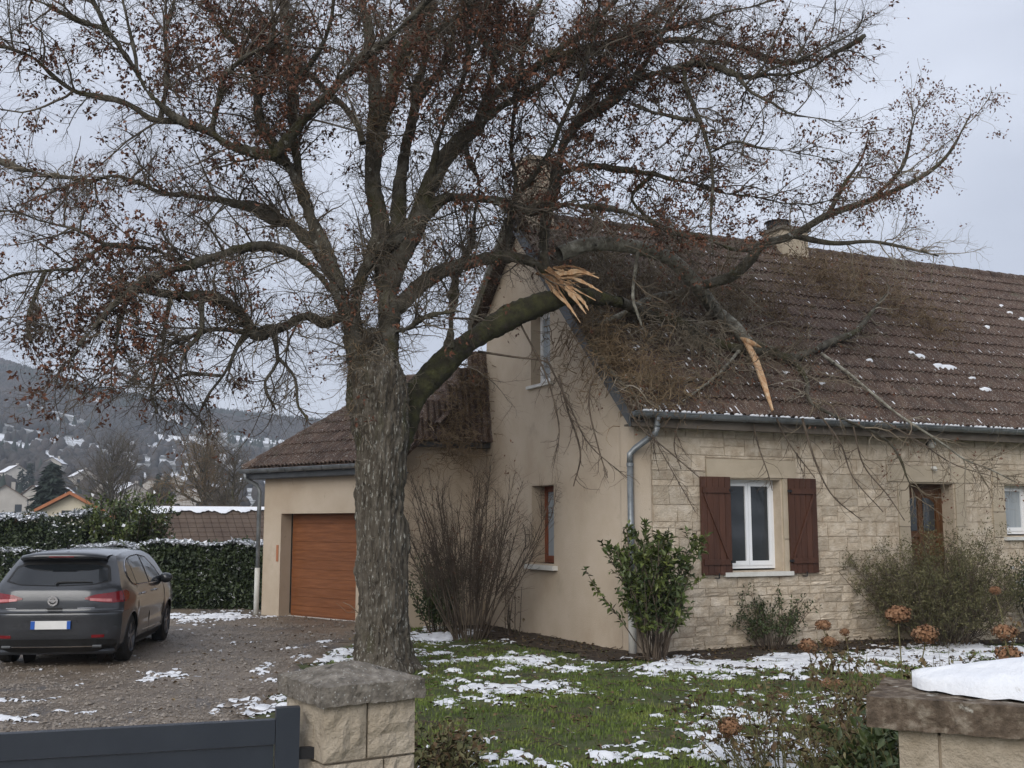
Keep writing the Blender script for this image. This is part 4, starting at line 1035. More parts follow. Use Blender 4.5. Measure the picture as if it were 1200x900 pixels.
FBL([rf(700, 380, .2), rf(735, 366, .25), rf(760, 350, .3), rf(800, 340, .3)], [3, 4, 4, 3])
FBL([atY(748, 291, 17.2), atY(744, 320, 17.1), atY(742, 350, 17.0), atY(752, 382, 17.0)], [2.6, 2.2, 1.8, 1.2])
FBL([rf(868, 409, .15), rf(840, 440, .12), rf(800, 470, .1)], [2.5, 2, 1])
FBL([rf(690, 400, .1), rf(720, 440, .1), rf(745, 468, .12)], [3, 2.5, 1.5], 'limb_bark')
# the long torn strip hanging from the break
Pt = [rf(872, 398, .3), rf(884, 420, .3), rf(893, 445, .32), rf(905, 482, .4)]
m = MB()
for k in range(3):
    a, b = Pt[k], Pt[k + 1]; w0, w1 = (.055, .065, .06, .012)[k:k + 2]
    m.hexa([a - e_ * w0, a + e_ * w0, a + e_ * w0 + n_roof * .03, a - e_ * w0 + n_roof * .03, b - e_ * w1, b + e_ * w1, b + e_ * w1 + n_roof * .03, b - e_ * w1 + n_roof * .03])
m.build('splinter', MT['fresh_wood'], fallen)
V, F = tubes(resample([rf(868, 396, .3), rf(880, 402, .35), rf(892, 407, .3)], 6)[None], np.array([[.02, .05, .06, .05, .03, .01]]), 6)
link('splinter', np_mesh('s', V, [F]), MT['fresh_wood'], fallen)
def on_roof(P):
    q = P - C0; u = q @ e_; v = q @ g_
    s = (P - RP(0, 0)) @ n_roof
    m = (s < .07) & (v > -.42) & (u > -.35) & (P[:, 2] < ZR + .2)
    P = P.copy(); P[m] += n_roof * (.07 - s[m] + RNG.uniform(0, .08, m.sum()))[:, None]
    q = P - C0; v = q @ g_; u = q @ e_
    m = (v > -.3) & (u > -.05) & (P[:, 2] < 3.6) & (P[:, 2] > 0); P[m] -= g_ * (v[m] + .3)[:, None]
    return P
FP = np.stack([q[0] for q in FBr]); FR_ = np.stack([q[1] for q in FBr])
q1, r1 = spawn(FP, FR_, 230, (.5, 1.4), (.008, .016), (25, 75), 9, .2, -.04, .05, 1, push=on_roof)
q2, r2_ = spawn(q1, r1, 1500, (.25, .8), (.0045, .009), (25, 75), 7, .3, -.05, push=on_roof)
q3, r3 = spawn(q2, r2_, 5200, (.1, .38), (.003, .006), (25, 75), 5, .36, -.04, push=on_roof)
V, Fs = join([tubes(q1, r1, 5), tubes(q2, r2_, 4)])
link('twigs', np_mesh('twigs', V, Fs), MT['pale_twig'], fallen, kind='stuff')
V, Fs = join([tubes(q3[:3600], r3[:3600], 3)]); link('twigs', np_mesh('twigs', V, Fs), MT['pale_twig'], fallen, kind='stuff')
V, Fs = join([tubes(q3[3600:], r3[3600:], 3)]); link('twigs', np_mesh('twigs', V, Fs), MT['twig'], fallen, kind='stuff')
V, F = leaf_clumps(np.concatenate([q3[:, -1:]] * 2, 1), 1500, 3, .055, w=.25 + 3 * (q3[:, -1, 2] > 7.2) + 0 * q3[:, -1, 2])
link('leaves', np_mesh('leaves', V, [F]), MT['brown_leaf'], fallen, kind='stuff')
# loose brush on the roof: golden at the verge corner, brown further along
def brush(name, centres, n, ln, m, label, cat, push, rad=(.004, .009), grav=-.06, K=7, flat=.35, nrm=None):
    cs = np.array([c[0] for c in centres]); sp = np.array([c[1] for c in centres]); i = RNG.integers(0, len(cs), n)
    base = cs[i] + RNG.normal(size=(n, 3)) * sp[i][:, None]
    base = push(base)
    P = base[:, None] + np.linspace(0, .01, 2)[None, :, None] * RNG.normal(size=(n, 1, 3)); 
    d = norm(RNG.normal(size=(n, 3)))
    out = np.zeros((n, K, 3)); out[:, 0] = base; pos = base; L_ = RNG.uniform(*ln, n)[:, None]
    for k in range(1, K):
        d = norm(d + RNG.normal(size=(n, 3)) * .55 + np.array([0, 0, grav])); pos = push(pos + d * L_ / (K - 1)); out[:, k] = pos
    R_ = RNG.uniform(*rad, n)[:, None] * np.linspace(1, .4, K)[None]
    q, r = spawn(out, R_, n * 2, (ln[0] * .3, ln[1] * .5), (.0025, .005), (30, 80), 4, .35, 0, push=push)
    V, Fs = join([tubes(out, R_, 4), tubes(q, r, 3)])
    o = link(name, np_mesh(name, V, Fs), m); o['kind'] = 'stuff'; o['label'] = label; o['category'] = cat
    return out
brush('fallen_twigs', [(rf(x, y, .15), .28) for x, y in ((700, 400), (720, 430), (745, 455), (790, 462), (760, 440), (700, 375))] + [(FG.P(1.0, 4.4, .15), .2), (FG.P(1.5, 4.9, .15), .25)],
      700, (.2, .8), MT['gold_twig'], 'tangle of golden brown twigs heaped on the roof corner above the downpipe', 'twigs', on_roof)
brush('fallen_twigs', [(rf(x, y, .1), .4) for x, y in ((760, 350), (850, 340), (930, 330), (990, 345), (1050, 360), (1090, 380), (900, 365), (960, 320), (700, 340), (820, 350), (1010, 320))],
      1500, (.2, .6), MT['gold_twig'], 'wide mat of fine brown twigs spread over the middle of the roof', 'twigs', on_roof)
brush('fallen_twigs', [(rf(x, y, .1), .35) for x, y in ((660, 300), (680, 330), (700, 310), (730, 330), (780, 330), (850, 370), (800, 400), (760, 400))],
      1300, (.2, .7), MT['pale_twig'], 'grey lichen-pale twigs piled on the roof near the gable edge', 'twigs', on_roof)
def on_wing(P):
    nn = norm(np.cross(B1w - B0w, topw - B0w)); nn = nn if nn[2] > 0 else -nn
    s = (P - B0w) @ nn; m = (s < .06) & (P[:, 2] > 3.2); P = P.copy(); P[m] += nn * (.06 - s[m] + RNG.uniform(0, .06, m.sum()))[:, None]; return P
B0w, B1w, topw = FBW.P(-.12, zB, .22), FBW.P(LB, zB, .22), top
cw = (B0w + B1w + topw) / 3
brush('fallen_twigs', [(cw, .3), ((B0w + B1w) / 2, .28), ((cw + topw) / 2, .22), ((B0w + B1w) / 2 + [.3, 0, 0], .3)], 420, (.2, .6), MT['gold_twig'],
      'brown twigs covering the small tiled slope between the tree and the gable', 'twigs', on_wing)
# hanging broken twigs in front of the gable and over the front wall
hang = []
for (pts, y0, y1) in (([(655, 440, 2.4), (665, 480, 2.2), (680, 530, 2), (672, 570, 1.2)], 17.0, 17.0), ([(700, 420, 2), (690, 470, 2), (700, 520, 1.6), (712, 560, 1)], 16.6, 16.5),
                      ([(560, 412, 3), (600, 418, 2.4), (640, 424, 2), (650, 440, 1)], 16.2, 16.5), ([(640, 420, 2.2), (665, 470, 2), (690, 520, 1.5), (735, 560, 1)], 16.8, 16.4),
                      ([(880, 480, 2), (888, 520, 1.8), (900, 555, 1.2), (905, 575, .8)], 17.3, 17.2), ([(940, 490, 3), (955, 540, 2.4), (975, 580, 1.6), (1010, 610, 1)], 17.4, 17.5),
                      ([(1000, 500, 2), (1012, 545, 1.8), (1040, 580, 1.4), (1060, 610, 1)], 17.8, 17.8), ([(800, 480, 1.6), (790, 520, 1.4), (798, 550, .8)], 16.7, 16.7),
                      ([(732, 470, 2.2), (750, 500, 2), (785, 530, 1.6), (820, 560, 1)], 16.2, 16.3), ([(1030, 490, 2.2), (1080, 520, 1.8), (1120, 545, 1.2), (1170, 560, .8)], 17.9, 18.2),
                      ([(960, 485, 2.2), (985, 520, 2), (1000, 560, 1.5), (1035, 600, 1)], 17.5, 17.6), ([(905, 480, 2), (925, 520, 1.6), (955, 560, 1)], 17.3, 17.4),
                      ([(610, 380, 2.4), (640, 440, 2), (655, 500, 1.4), (650, 540, .8)], 16.3, 16.3), ([(745, 470, 1.6), (770, 520, 1.3), (815, 600, .8)], 16.1, 16.2)):
    P, R = limb3(pts, y0, y1, 24); hang.append((P, R * .55))
HP = np.stack([h[0] for h in hang]); HR = np.stack([h[1] for h in hang])
h1, hr1 = spawn(HP, HR, 170, (.2, .7), (.004, .008), (20, 65), 7, .22, -.06, .1, 1)
h2, hr2 = spawn(h1, hr1, 650, (.08, .3), (.003, .005), (25, 70), 5, .3, -.04)
V, Fs = join([tubes(HP, HR, 5), tubes(h1, hr1, 4), tubes(h2, hr2, 3)])
link('hanging_twigs', np_mesh('t', V, Fs), MT['bare_stem'], fallen, kind='stuff')

# ------------------------------------------------------------------ shrubs
def stems_from(base, n, h, lean, spread, K=10, wob=.06, r=(.006, .014), r0=.12):
    a = RNG.uniform(0, 2 * PI, n); rr = r0 * np.sqrt(RNG.random(n))
    pos = np.array(base) + np.stack([np.cos(a) * rr, np.sin(a) * rr, np.zeros(n)], 1)
    le = RNG.uniform(lean[0], lean[1], n)
    d = np.stack([np.cos(a) * np.sin(le), np.sin(a) * np.sin(le), np.cos(le)], 1)
    out = np.zeros((n, K, 3)); out[:, 0] = pos; L_ = RNG.uniform(h[0], h[1], n)[:, None]
    for k in range(1, K):
        d = norm(d + RNG.normal(size=(n, 3)) * wob + np.array([0, 0, spread])); pos = pos + d * L_ / (K - 1); out[:, k] = pos
    R = RNG.uniform(r[0], r[1], n)[:, None] * np.linspace(1, .45, K)[None]
    return out, R
def off_wall(P):
    P = P.copy()
    for F, off in ((FA, .12), (FG, .12)):
        q = (P - C0); o = q @ F.n; u = q @ F.d
        lo, hi = (-.1, 15) if F is FA else (.0, VE)
        other = (q @ (FG.n if F is FA else FA.n))
        m = (o < off) & (o > -1.2) & (u > lo) & (u < hi) & (other < .2); P[m] += F.n * (off - o[m])[:, None]
    return P
def lv_along(P, n, ln, wd, up=.3, spread=.01, tmin=.3, fold=.25, droop=0):
    N, K, _ = P.shape
    i = RNG.integers(0, N, n); t = (tmin + (1 - tmin) * RNG.random(n)) * (K - 1.001); k = t.astype(int); f = (t - k)[:, None]
    c = P[i, k] * (1 - f) + P[i, k + 1] * f; T = norm(P[i, k + 1] - P[i, k])
    D = norm(T * .5 + RNG.normal(size=(n, 3)) * .7 + np.array([0, 0, up - droop]))
    return leaves(c + RNG.normal(size=(n, 3)) * spread, D, norm(RNG.normal(size=(n, 3)) * .5 + np.array([0, 0, 1.])), RNG.uniform(*ln, n), RNG.uniform(*wd, n), fold)
def leafmesh(name, VF, m, parent): return link(name, np_mesh(name, VF[0], VF[1] if isinstance(VF[1], list) else [VF[1]]), m, parent, kind='stuff')
# bare many-stemmed shrub against the gable
b = ground(550, 752); b[2] = 0
sh = thing('bare_shrub', 'tall bare many-stemmed shrub left of the small red-framed gable window', 'shrub', tuple(b))
P, R = stems_from(b, 68, (1.7, 3.1), (.02, .52), .02, r=(.006, .016), r0=.3, wob=.05)
p2, r2s = spawn(P, R, 1500, (.3, .8), (.0035, .007), (15, 50), 6, .14, .03, .3, 1, push=off_wall)
p3, r3s = spawn(p2, r2s, 4200, (.1, .38), (.003, .005), (20, 60), 4, .2, .02, push=off_wall)
V, Fs = join([tubes(off_wall(P.reshape(-1, 3)).reshape(P.shape), R, 5)]); link('stems', np_mesh('stems', V, Fs), MT['bare_stem'], sh, kind='stuff')
V, Fs = join([tubes(p2, r2s, 3), tubes(p3, r3s, 3)]); link('twigs', np_mesh('twigs', V, Fs), MT['bare_stem'], sh, kind='stuff')
leafmesh('buds', lv_along(p2[:300], 350, (.03, .07), (.015, .03), .3), MT['brown_leaf'], sh)
b = ground(512, 742); b[2] = 0
s2 = thing('evergreen_shrub', 'small dark green leafy shrub at the foot of the bare shrub beside the trunk', 'shrub', tuple(b))
P, R = stems_from(b, 26, (.8, 1.55), (.05, .45), .0, r=(.006, .012), r0=.2)
link('stems', np_mesh('stems', *[(lambda a: (a[0], [a[1]]))(tubes(P, R, 4))][0]), MT['bare_stem'], s2, kind='stuff')
leafmesh('leaves', lv_along(P, 2600, (.05, .1), (.025, .045), .2, .05, .2), MT['shrub_leaf'], s2)
# thin climber stems
b = FG.P(3.55, 0, .3)
s3 = thing('climbing_plant', 'thin leafless climber stems below the sill of the red-framed window', 'plant', tuple(b))
P, R = stems_from(b, 9, (.7, 1.15), (.0, .12), .1, r=(.006, .01), r0=.14, wob=.05)
p2, r2s = spawn(P, R, 60, (.08, .25), (.003, .005), (40, 90), 4, .3, .0)
V, Fs = join([tubes(P, R, 5), tubes(p2, r2s, 3)]); link('stems', np_mesh('stems', V, Fs), MT['bare_stem'], s3, kind='stuff')
leafmesh('leaves', lv_along(p2, 60, (.04, .08), (.02, .04), 0), MT['dry_leaf'], s3)
# broad-leaved shrub at the house corner
b = FA.P(-.12, 0, .75); b[2] = 0
s4 = thing('broadleaf_shrub', 'glossy green broadleaf shrub in front of the downpipe at the house corner', 'shrub', tuple(b))
P, R = stems_from(b, 42, (1.2, 2.05), (.05, .58), .02, r=(.008, .015), r0=.16, wob=.07)
p2, r2s = spawn(P, R, 170, (.2, .55), (.004, .008), (20, 55), 6, .15, .06, .25, 1, push=off_wall)
V, Fs = join([tubes(P, R, 6), tubes(p2, r2s, 4)]); link('stems', np_mesh('stems', V, Fs), MT['bare_stem'], s4, kind='stuff')
leafmesh('leaves', lv_along(p2, 2300, (.08, .15), (.035, .065), .15, .01, .1, .2), MT['laurel'], s4)
leafmesh('leaves', lv_along(P, 1200, (.08, .14), (.035, .06), .15, .01, .35, .2), MT['shrub_leaf'], s4)
# small shrub below the window
b = ground(905, 763); b[2] = 0
s5 = thing('low_shrub', 'low dark-leaved shrub by the stone wall below the brown right shutter', 'shrub', tuple(b))
P, R = stems_from(b, 44, (.55, 1.0), (.05, .75), .02, r=(.004, .009), r0=.2, wob=.08)
p2, r2s = spawn(P, R, 200, (.15, .35), (.003, .005), (20, 55), 4, .15, .05, .25, 1, push=off_wall)
V, Fs = join([tubes(P, R, 4), tubes(p2, r2s, 3)]); link('stems', np_mesh('stems', V, Fs), MT['bare_stem'], s5, kind='stuff')
leafmesh('leaves', lv_along(p2, 1900, (.035, .07), (.018, .035), .2, .02, .1), MT['shrub_leaf'], s5)
# the big twiggy shrub before the door
b = FA.P(5.35, 0, .95); b[2] = 0
s6 = thing('twiggy_shrub', 'large rounded olive-green twiggy shrub in front of the oak front door', 'shrub', tuple(b))
P, R = stems_from(b, 170, (1.15, 2.0), (.02, 1.0), .03, r=(.004, .009), r0=.42, wob=.1)
p2, r2s = spawn(P, R, 2600, (.2, .6), (.003, .006), (15, 60), 6, .26, .05, .2, 1, push=off_wall)
p3, r3s = spawn(p2, r2s, 7500, (.08, .3), (.0025, .004), (20, 60), 4, .3, .04, push=off_wall)
V, Fs = join([tubes(P, R, 4), tubes(p2, r2s, 3)]); link('stems', np_mesh('stems', V, Fs), MT['bare_stem'], s6, kind='stuff')
V, Fs = join([tubes(p3, r3s, 3)]); link('twigs', np_mesh('stems', V, Fs), MT['green_stem'], s6, kind='stuff')
leafmesh('leaves', lv_along(p3, 26000, (.03, .065), (.01, .022), .3, .02, 0), MT['olive_leaf'], s6)
# dark shrub at the right border
b = FA.P(7.95, 0, .6); b[2] = 0
s7 = thing('round_evergreen', 'small dark evergreen with snow flecks under the small right window', 'shrub', tuple(b))
P, R = stems_from(b, 40, (.9, 1.45), (.0, .4), .05, r=(.006, .012), r0=.15)
link('stems', np_mesh('stems', *[(lambda a: (a[0], [a[1]]))(tubes(P, R, 4))][0]), MT['bare_stem'], s7, kind='stuff')
leafmesh('leaves', lv_along(P, 2600, (.05, .09), (.025, .045), .2, .07, .5), MT['hedge'], s7)
leafmesh('snow_flecks', lv_along(P, 60, (.04, .08), (.03, .06), .6, .07, .7), MT['snow'], s7)

# ------------------------------------------------------------------ hydrangeas
def head(c, r, parent, n=420):
    r = r * random.uniform(.8, .92)
    d = rdir(n, .35); P = np.array(c) + d * r * (RNG.uniform(.62, 1.05, n) * (.8 + .4 * vnoise(d * 2 + np.array(c) * 9)))[:, None] * np.array([1, 1, random.uniform(.6, .8)])
    D = norm(np.cross(d, RNG.normal(size=(n, 3))) + d * .25)
    V, F = leaves(P - D * r * .16, D, d, np.full(n, r * .27), np.full(n, r * .25), .25)
    return link('flower_head', np_mesh('head', V, [F]), MT['hydrangea'], parent)
def hydrangea(px, py, Y, r, label, bx=0, group=None, nleaf=14, extra=2, lean=None):
    top = atY(px, py, Y); base = np.array([top[0] + bx, Y + random.uniform(-.1, .15), 0])
    h = thing('hydrangea', label, 'flower', tuple(base), group=group)
    mid = (top + base) / 2 + np.array([bx * .2, 0, .1])
    st = [resample([base, mid, top - [0, 0, r * .5]], 10)]
    for k in range(extra):
        e = base + np.array([random.uniform(-.25, .25), random.uniform(-.15, .15), top[2] * random.uniform(.5, .85)])
        st.append(resample([base, (base + e) / 2 + [random.uniform(-.05, .05), 0, 0], e], 10))
    P = np.stack(st); R = np.full((len(st), 1), .008) * np.linspace(1, .6, 10)[None]
    V, F = tubes(P, R, 6); link('stem', np_mesh('stem', V, [F]), MT['green_stem'], h)
    head(top, r, h)
    leafmesh('withered_leaves', lv_along(P, nleaf, (.06, .13), (.04, .08), 0, .02, .35, .3, .8), MT['dry_leaf'], h)
    return h
hydrangea(1052, 720, 9.6, .135, 'brown dried hydrangea head, highest of the bloom stems before the olive shrub')
hydrangea(1084, 744, 9.2, .13, 'brown dried hydrangea head just right of and below the highest one', bx=-.1)
hydrangea(1178, 741, 10.6, .14, 'wide brown dried hydrangea head above the snow-capped wall at far right', bx=.05)
hydrangea(1182, 768, 11.6, .16, 'flat rusty brown hydrangea head just behind the snow on the wall', bx=.1)
hydrangea(965, 733, 13.4, .115, 'dark brown hydrangea head on a tall thin stem right of the low shrub', bx=.1)
hydrangea(990, 741, 13.8, .07, 'small reddish hydrangea head left of the olive shrub', bx=.05)
hydrangea(947, 757, 13.0, .12, 'pale tan hydrangea head low beside the low dark shrub', bx=.05)
hydrangea(972, 752, 13.2, .12, 'pinkish tan hydrangea head in the middle of the low cluster', bx=.05)
hydrangea(855, 853, 8.6, .095, 'single dark hydrangea head leaning out over the snow on the lawn', bx=.75, nleaf=5, extra=0)
hydrangea(1166, 692, 16.2, .1, 'rusty hydrangea bloom below the small right-hand window', bx=.1)

# ------------------------------------------------------------------ flower bed in front
bed = thing('perennial_bed', 'tangle of withered brown and olive stems beside the snow-capped wall', 'plants', (3.0, 8.6, 0))
cs = np.array([[2.45, 9.0], [2.9, 8.9], [3.3, 9.4], [3.0, 8.2], [2.6, 8.3], [3.5, 9.9], [2.1, 8.8], [3.9, 10.4]]); P_, R_ = [], []
for c in cs:
    a, r_ = stems_from((c[0], c[1], 0), 46, (.3, .88), (.0, .6), .0, K=8, wob=.13, r=(.003, .006), r0=.4); P_.append(a); R_.append(r_)
P = np.concatenate(P_); R = np.concatenate(R_)
p2, r2s = spawn(P, R, 1100, (.1, .35), (.002, .0035), (25, 70), 5, .3, .0)
V, Fs = join([tubes(P, R, 4)]); link('stems', np_mesh('s', V, Fs), MT['green_stem'], bed, kind='stuff')
V, Fs = join([tubes(p2, r2s, 3)]); link('twigs', np_mesh('s', V, Fs), MT['bare_stem'], bed, kind='stuff')
leafmesh('withered_leaves', lv_along(p2, 1700, (.03, .08), (.02, .05), -.1, .02, .2, .35), MT['dry_leaf'], bed)
leafmesh('leaves', lv_along(P, 900, (.04, .09), (.015, .03), .1, .03, .1), MT['olive_leaf'], bed)
for k, (x, y, r_) in enumerate(((2.75, 9.6, .07), (2.95, 9.9, .08), (2.35, 9.5, .06))):
    head((x, y, .62 - .05 * k), r_, bed, 120)
gl = ground(1022, 905); 
s8 = thing('green_plant', 'fresh green leafy plant growing against the snow-capped wall', 'plant', (2.62, 7.6, 0))
P, R = stems_from((2.62, 7.6, 0), 50, (.35, .8), (.0, .55), .0, K=7, wob=.1, r=(.003, .006), r0=.25)
link('stems', np_mesh('stems', *[(lambda a: (a[0], [a[1]]))(tubes(P, R, 4))][0]), MT['green_stem'], s8, kind='stuff')
leafmesh('leaves', lv_along(P, 900, (.06, .11), (.035, .06), .1, .03, .15), MT['shrub_leaf'], s8)
s9 = thing('yellowing_plant', 'low plant with yellowing leaves right beside the stone gate pillar', 'plant', (-.62, 8.6, 0))
P, R = stems_from((-.62, 8.6, 0), 60, (.2, .5), (.0, .8), .0, K=7, wob=.12, r=(.003, .006), r0=.28)
link('stems', np_mesh('stems', *[(lambda a: (a[0], [a[1]]))(tubes(P, R, 4))][0]), MT['bare_stem'], s9, kind='stuff')
leafmesh('leaves', lv_along(P, 750, (.05, .1), (.025, .05), .0, .03, .15), MT['olive_leaf'], s9)
leafmesh('leaves', lv_along(P, 350, (.05, .1), (.025, .05), .0, .03, .15), MT['dry_leaf'], s9)

# ------------------------------------------------------------------ grass, snow, soil, litter, gravel
def soil_keep(x, y):
    q = np.stack([x - C0[0], y - C0[1]], 1); v = q @ (-FA.n[:2]); u = q @ e_[:2]; w = q @ FG.n[:2]; vv = q @ g_[:2]
    n = (xyn(x, y, 1.5, 9) - .5) * 1.0
    return ((v < .2) & (v > -1.15 + n) & (u > -.3)) | ((w > -.2) & (w < .95 + n) & (vv > -.6) & (vv < 5.3)) 
struct('flower_bed_soil', sheet('soil', -3, 12, 12, 26, .1, soil_keep, lambda X, Y: .03 + lump(X, Y) + (xyn(X, Y, 8, 1) - .5) * .03, None), MT['soil'])
# snow: (px, py, half width px, half height px, strength)
SN = [(510, 747, 45, 7, 1.1), (560, 760, 50, 4, .35), (600, 775, 60, 5, .55), (560, 792, 60, 8, .62), (600, 806, 70, 8, .62), (650, 806, 60, 8, .6), (690, 785, 60, 6, .75), (780, 787, 80, 7, .85),
      (870, 782, 90, 10, 1.05), (950, 778, 90, 10, 1.1), (1060, 772, 90, 12, 1.2), (1180, 765, 60, 10, 1.2), (900, 797, 60, 4, .5), (560, 820, 60, 8, .42), (620, 895, 90, 9, .66), (740, 893, 70, 10, .72),
      (830, 860, 60, 16, .9), (890, 880, 80, 22, 1.1), (880, 845, 60, 12, .75), (1010, 850, 60, 30, .6), (240, 726, 75, 6, 1.1), (290, 735, 30, 3, .5), (205, 795, 36, 6, .72), (15, 828, 40, 7, .95),
      (25, 850, 55, 8, .95), (75, 838, 40, 4, .6), (305, 828, 48, 8, .85), (375, 775, 34, 9, .75), (400, 765, 25, 6, .7), (350, 792, 30, 6, .7), (515, 767, 40, 4, .55), (330, 765, 60, 5, .35), (250, 760, 70, 5, .42), (290, 790, 50, 5, .4),
      (140, 745, 60, 5, .3), (10, 700, 60, 8, .8)]
SG = []
for (x, y, w, h, s) in SN:
    c = ground(x, y); a = ground(x + w, y); t = ground(x, max(y - h, 640)); b = ground(x, y + h); SG.append((c[0], c[1], abs(a[0] - c[0]), max(.12, abs(t[1] - b[1]) / 2), s))
def snow_amt(x, y):
    a = np.zeros(x.shape)
    for (cx, cy, w, h, s) in SG: a = np.maximum(a, s * np.exp(-(((x - cx) / w) ** 2 + ((y - cy) / h) ** 2) * .75))
    n = xyn(x, y, 2.6, 21, 5); n2 = xyn(x, y, 13, 5, 4)
    return np.minimum(a, 1.15) * .8 + (n - .5) * 1.7 + (n2 - .5) * 1.5 - .49 - .27 * (x < xb(y) - .4)
def snow_z(X, Y):
    s = snow_amt(X, Y); g = np.where(X < xb(Y), .045 + (xyn(X, Y, .7, 2) - .5) * .05, .012 + lump(X, Y))
    return g + np.clip(s, -.1, .5) * .075 + .008
for nm, x0, x1, y0, y1 in (('snow', -2.9, 11, 8.4, 26), ('snow', -12, -2.9, 9, 30)):
    me = sheet(nm, x0, x1, y0, y1, .035, lambda x, y: (snow_amt(x, y) > 0) & ~(((x - C0[0]) * FA.n[0] + (y - C0[1]) * FA.n[1] < .5) & ((x - C0[0]) * FG.n[0] + (y - C0[1]) * FG.n[1] < .4)), snow_z, None)
    o = struct(nm, me, MT['snow'])
# grass blades
n = 210000
y = RNG.uniform(8.2, 23, n) ** 1; x = RNG.uniform(-3.2, 9.5, n) * (y / 23 * .55 + .45)
k = (x > xb(y) + .0 + (xyn(x, y, 3, 1) - .5) * .5) & (xyn(x, y, 2.2, 31) > RNG.uniform(.28, .72, n)) & (snow_amt(x, y) < RNG.uniform(-.02, .20, n))
k &= ~soil_keep(x, y) | (RNG.random(n) < .06)
x, y = x[k], y[k]; n = len(x); z = .012 + lump(x, y)
hgt = RNG.uniform(.015, .05, n) * (.7 + .8 * xyn(x, y, 1.5, 8)); a = RNG.uniform(0, 2 * PI, n); w = RNG.uniform(.004, .009, n)
B_ = np.stack([x, y, z], 1); sd2 = np.stack([np.cos(a), np.sin(a), 0 * a], 1) * w[:, None]; ln_ = np.stack([-np.sin(a), np.cos(a), 0 * a], 1) * (hgt * RNG.uniform(-.8, .8, n))[:, None]
V = np.stack([B_ - sd2, B_ + sd2, B_ + ln_ + np.stack([0 * a, 0 * a, hgt], 1)], 1).reshape(-1, 3)
o = link('grass', np_mesh('grass', V, [np.arange(3 * n).reshape(-1, 3)]), MT['grass']); tag(o, 'short patchy green lawn grass between the snow patches', 'grass', kind='stuff')
# fallen leaves and twigs on the ground
n = 9000
y = RNG.uniform(8.3, 24, n); x = RNG.uniform(-6, 9.5, n) * (y / 24 * .6 + .4); k = RNG.random(n) < np.where(x < xb(y), .10, .32) + .6 * soil_keep(x, y)
x, y = x[k], y[k]; n = len(x); z = np.where(x < xb(y), .06, .045 + lump(x, y)) + np.clip(snow_amt(x, y), 0, .5) * .1
V, F = leaves(np.stack([x, y, z], 1), np.stack([RNG.normal(size=n), RNG.normal(size=n), RNG.normal(size=n) * .2], 1), np.stack([RNG.normal(size=n) * .3, RNG.normal(size=n) * .3, np.ones(n)], 1), RNG.uniform(.03, .09, n), RNG.uniform(.02, .055, n), .3)
o = link('leaf_litter', np_mesh('litter', V, [F]), MT['dry_leaf']); tag(o, 'brown dead leaves scattered over lawn, soil and snow', 'leaves', kind='stuff')
n = 700; y = RNG.uniform(9, 20, n); x = RNG.uniform(-3, 7, n); a = RNG.uniform(0, 2 * PI, n); L_ = RNG.uniform(.05, .35, n)
P = np.stack([np.stack([x + np.cos(a) * L_ * t, y + np.sin(a) * L_ * t, .05 + lump(x, y) + .01 * RNG.random(n)], 1) for t in (0, .35, .7, 1)], 1) + RNG.normal(size=(n, 4, 3)) * .01
V, F = tubes(P, np.tile(RNG.uniform(.003, .006, n)[:, None], (1, 4)), 3)
o = link('ground_twigs', np_mesh('gt', V, [F]), MT['bare_stem']); tag(o, 'short broken twigs strewn on the lawn under the tree', 'twigs', kind='stuff')
# gravel
n = 42000
y = 9 + 17 * RNG.random(n) ** 1.3; x = xb(y) - RNG.random(n) ** 1.0 * (y * .5 + 1.0); k = (xyn(x, y, 1.2, 44) + RNG.uniform(-.2, .2, n) > .42); x, y = x[k], y[k]; n = len(x)
s = RNG.uniform(.008, .024, n) * (1 + (RNG.random(n) < .04) * 1.0); c = np.stack([x, y, .045 + (xyn(x, y, .7, 2) - .5) * .05 + s * .25], 1)
oct_ = np.array([[1, 0, 0], [0, 1, 0], [-1, 0, 0], [0, -1, 0], [0, 0, .7]]); an2 = RNG.uniform(0, 2 * PI, n)
rx = RNG.uniform(.7, 1.3, (n, 5)); V = oct_[None] * (s[:, None] * rx)[:, :, None]
cx, sx = np.cos(an2)[:, None], np.sin(an2)[:, None]; V = np.stack([V[..., 0] * cx - V[..., 1] * sx, V[..., 0] * sx + V[..., 1] * cx, V[..., 2]], -1) + c[:, None]
F = (np.arange(n) * 5)[:, None, None] + np.array([[0, 1, 4], [1, 2, 4], [2, 3, 4], [3, 0, 4]])[None]
o = link('gravel', np_mesh('gravel', V.reshape(-1, 3), [F.reshape(-1, 3)]), MT['pebble']); tag(o, 'loose grey-brown gravel stones on the wet drive', 'gravel', kind='stuff')

# ------------------------------------------------------------------ gate pillar, gate, garden wall
def rough_block(mb_, F, u0, u1, z0, z1, o0, o1, amp, nu=4, nz=4, sides=True):
    """block with an uneven face; all five outer sides"""
    us = np.linspace(u0, u1, nu + 1); zs = np.linspace(z0, z1, nz + 1)
    G = np.array([[F.P(u, z, o1 + (random.uniform(.0, 1) * amp if 0 < i < nu and 0 < j < nz else random.uniform(-.1, .1) * amp)) for j, z in enumerate(zs)] for i, u in enumerate(us)])
    mb_.grid(G)
    ring = [G[i, 0] for i in range(nu + 1)] + [G[nu, j] for j in range(1, nz + 1)] + [G[i, nz] for i in range(nu - 1, -1, -1)] + [G[0, j] for j in range(nz - 1, 0, -1)]
    back = []
    for p in ring:
        o = float((p - F.O) @ F.n); back.append(p - F.n * (o - o0))
    n = len(ring); mb_.add(ring + back, [(i, i + n, (i + 1) % n + n, (i + 1) % n) for i in range(n)] + [tuple(range(n, 2 * n))])
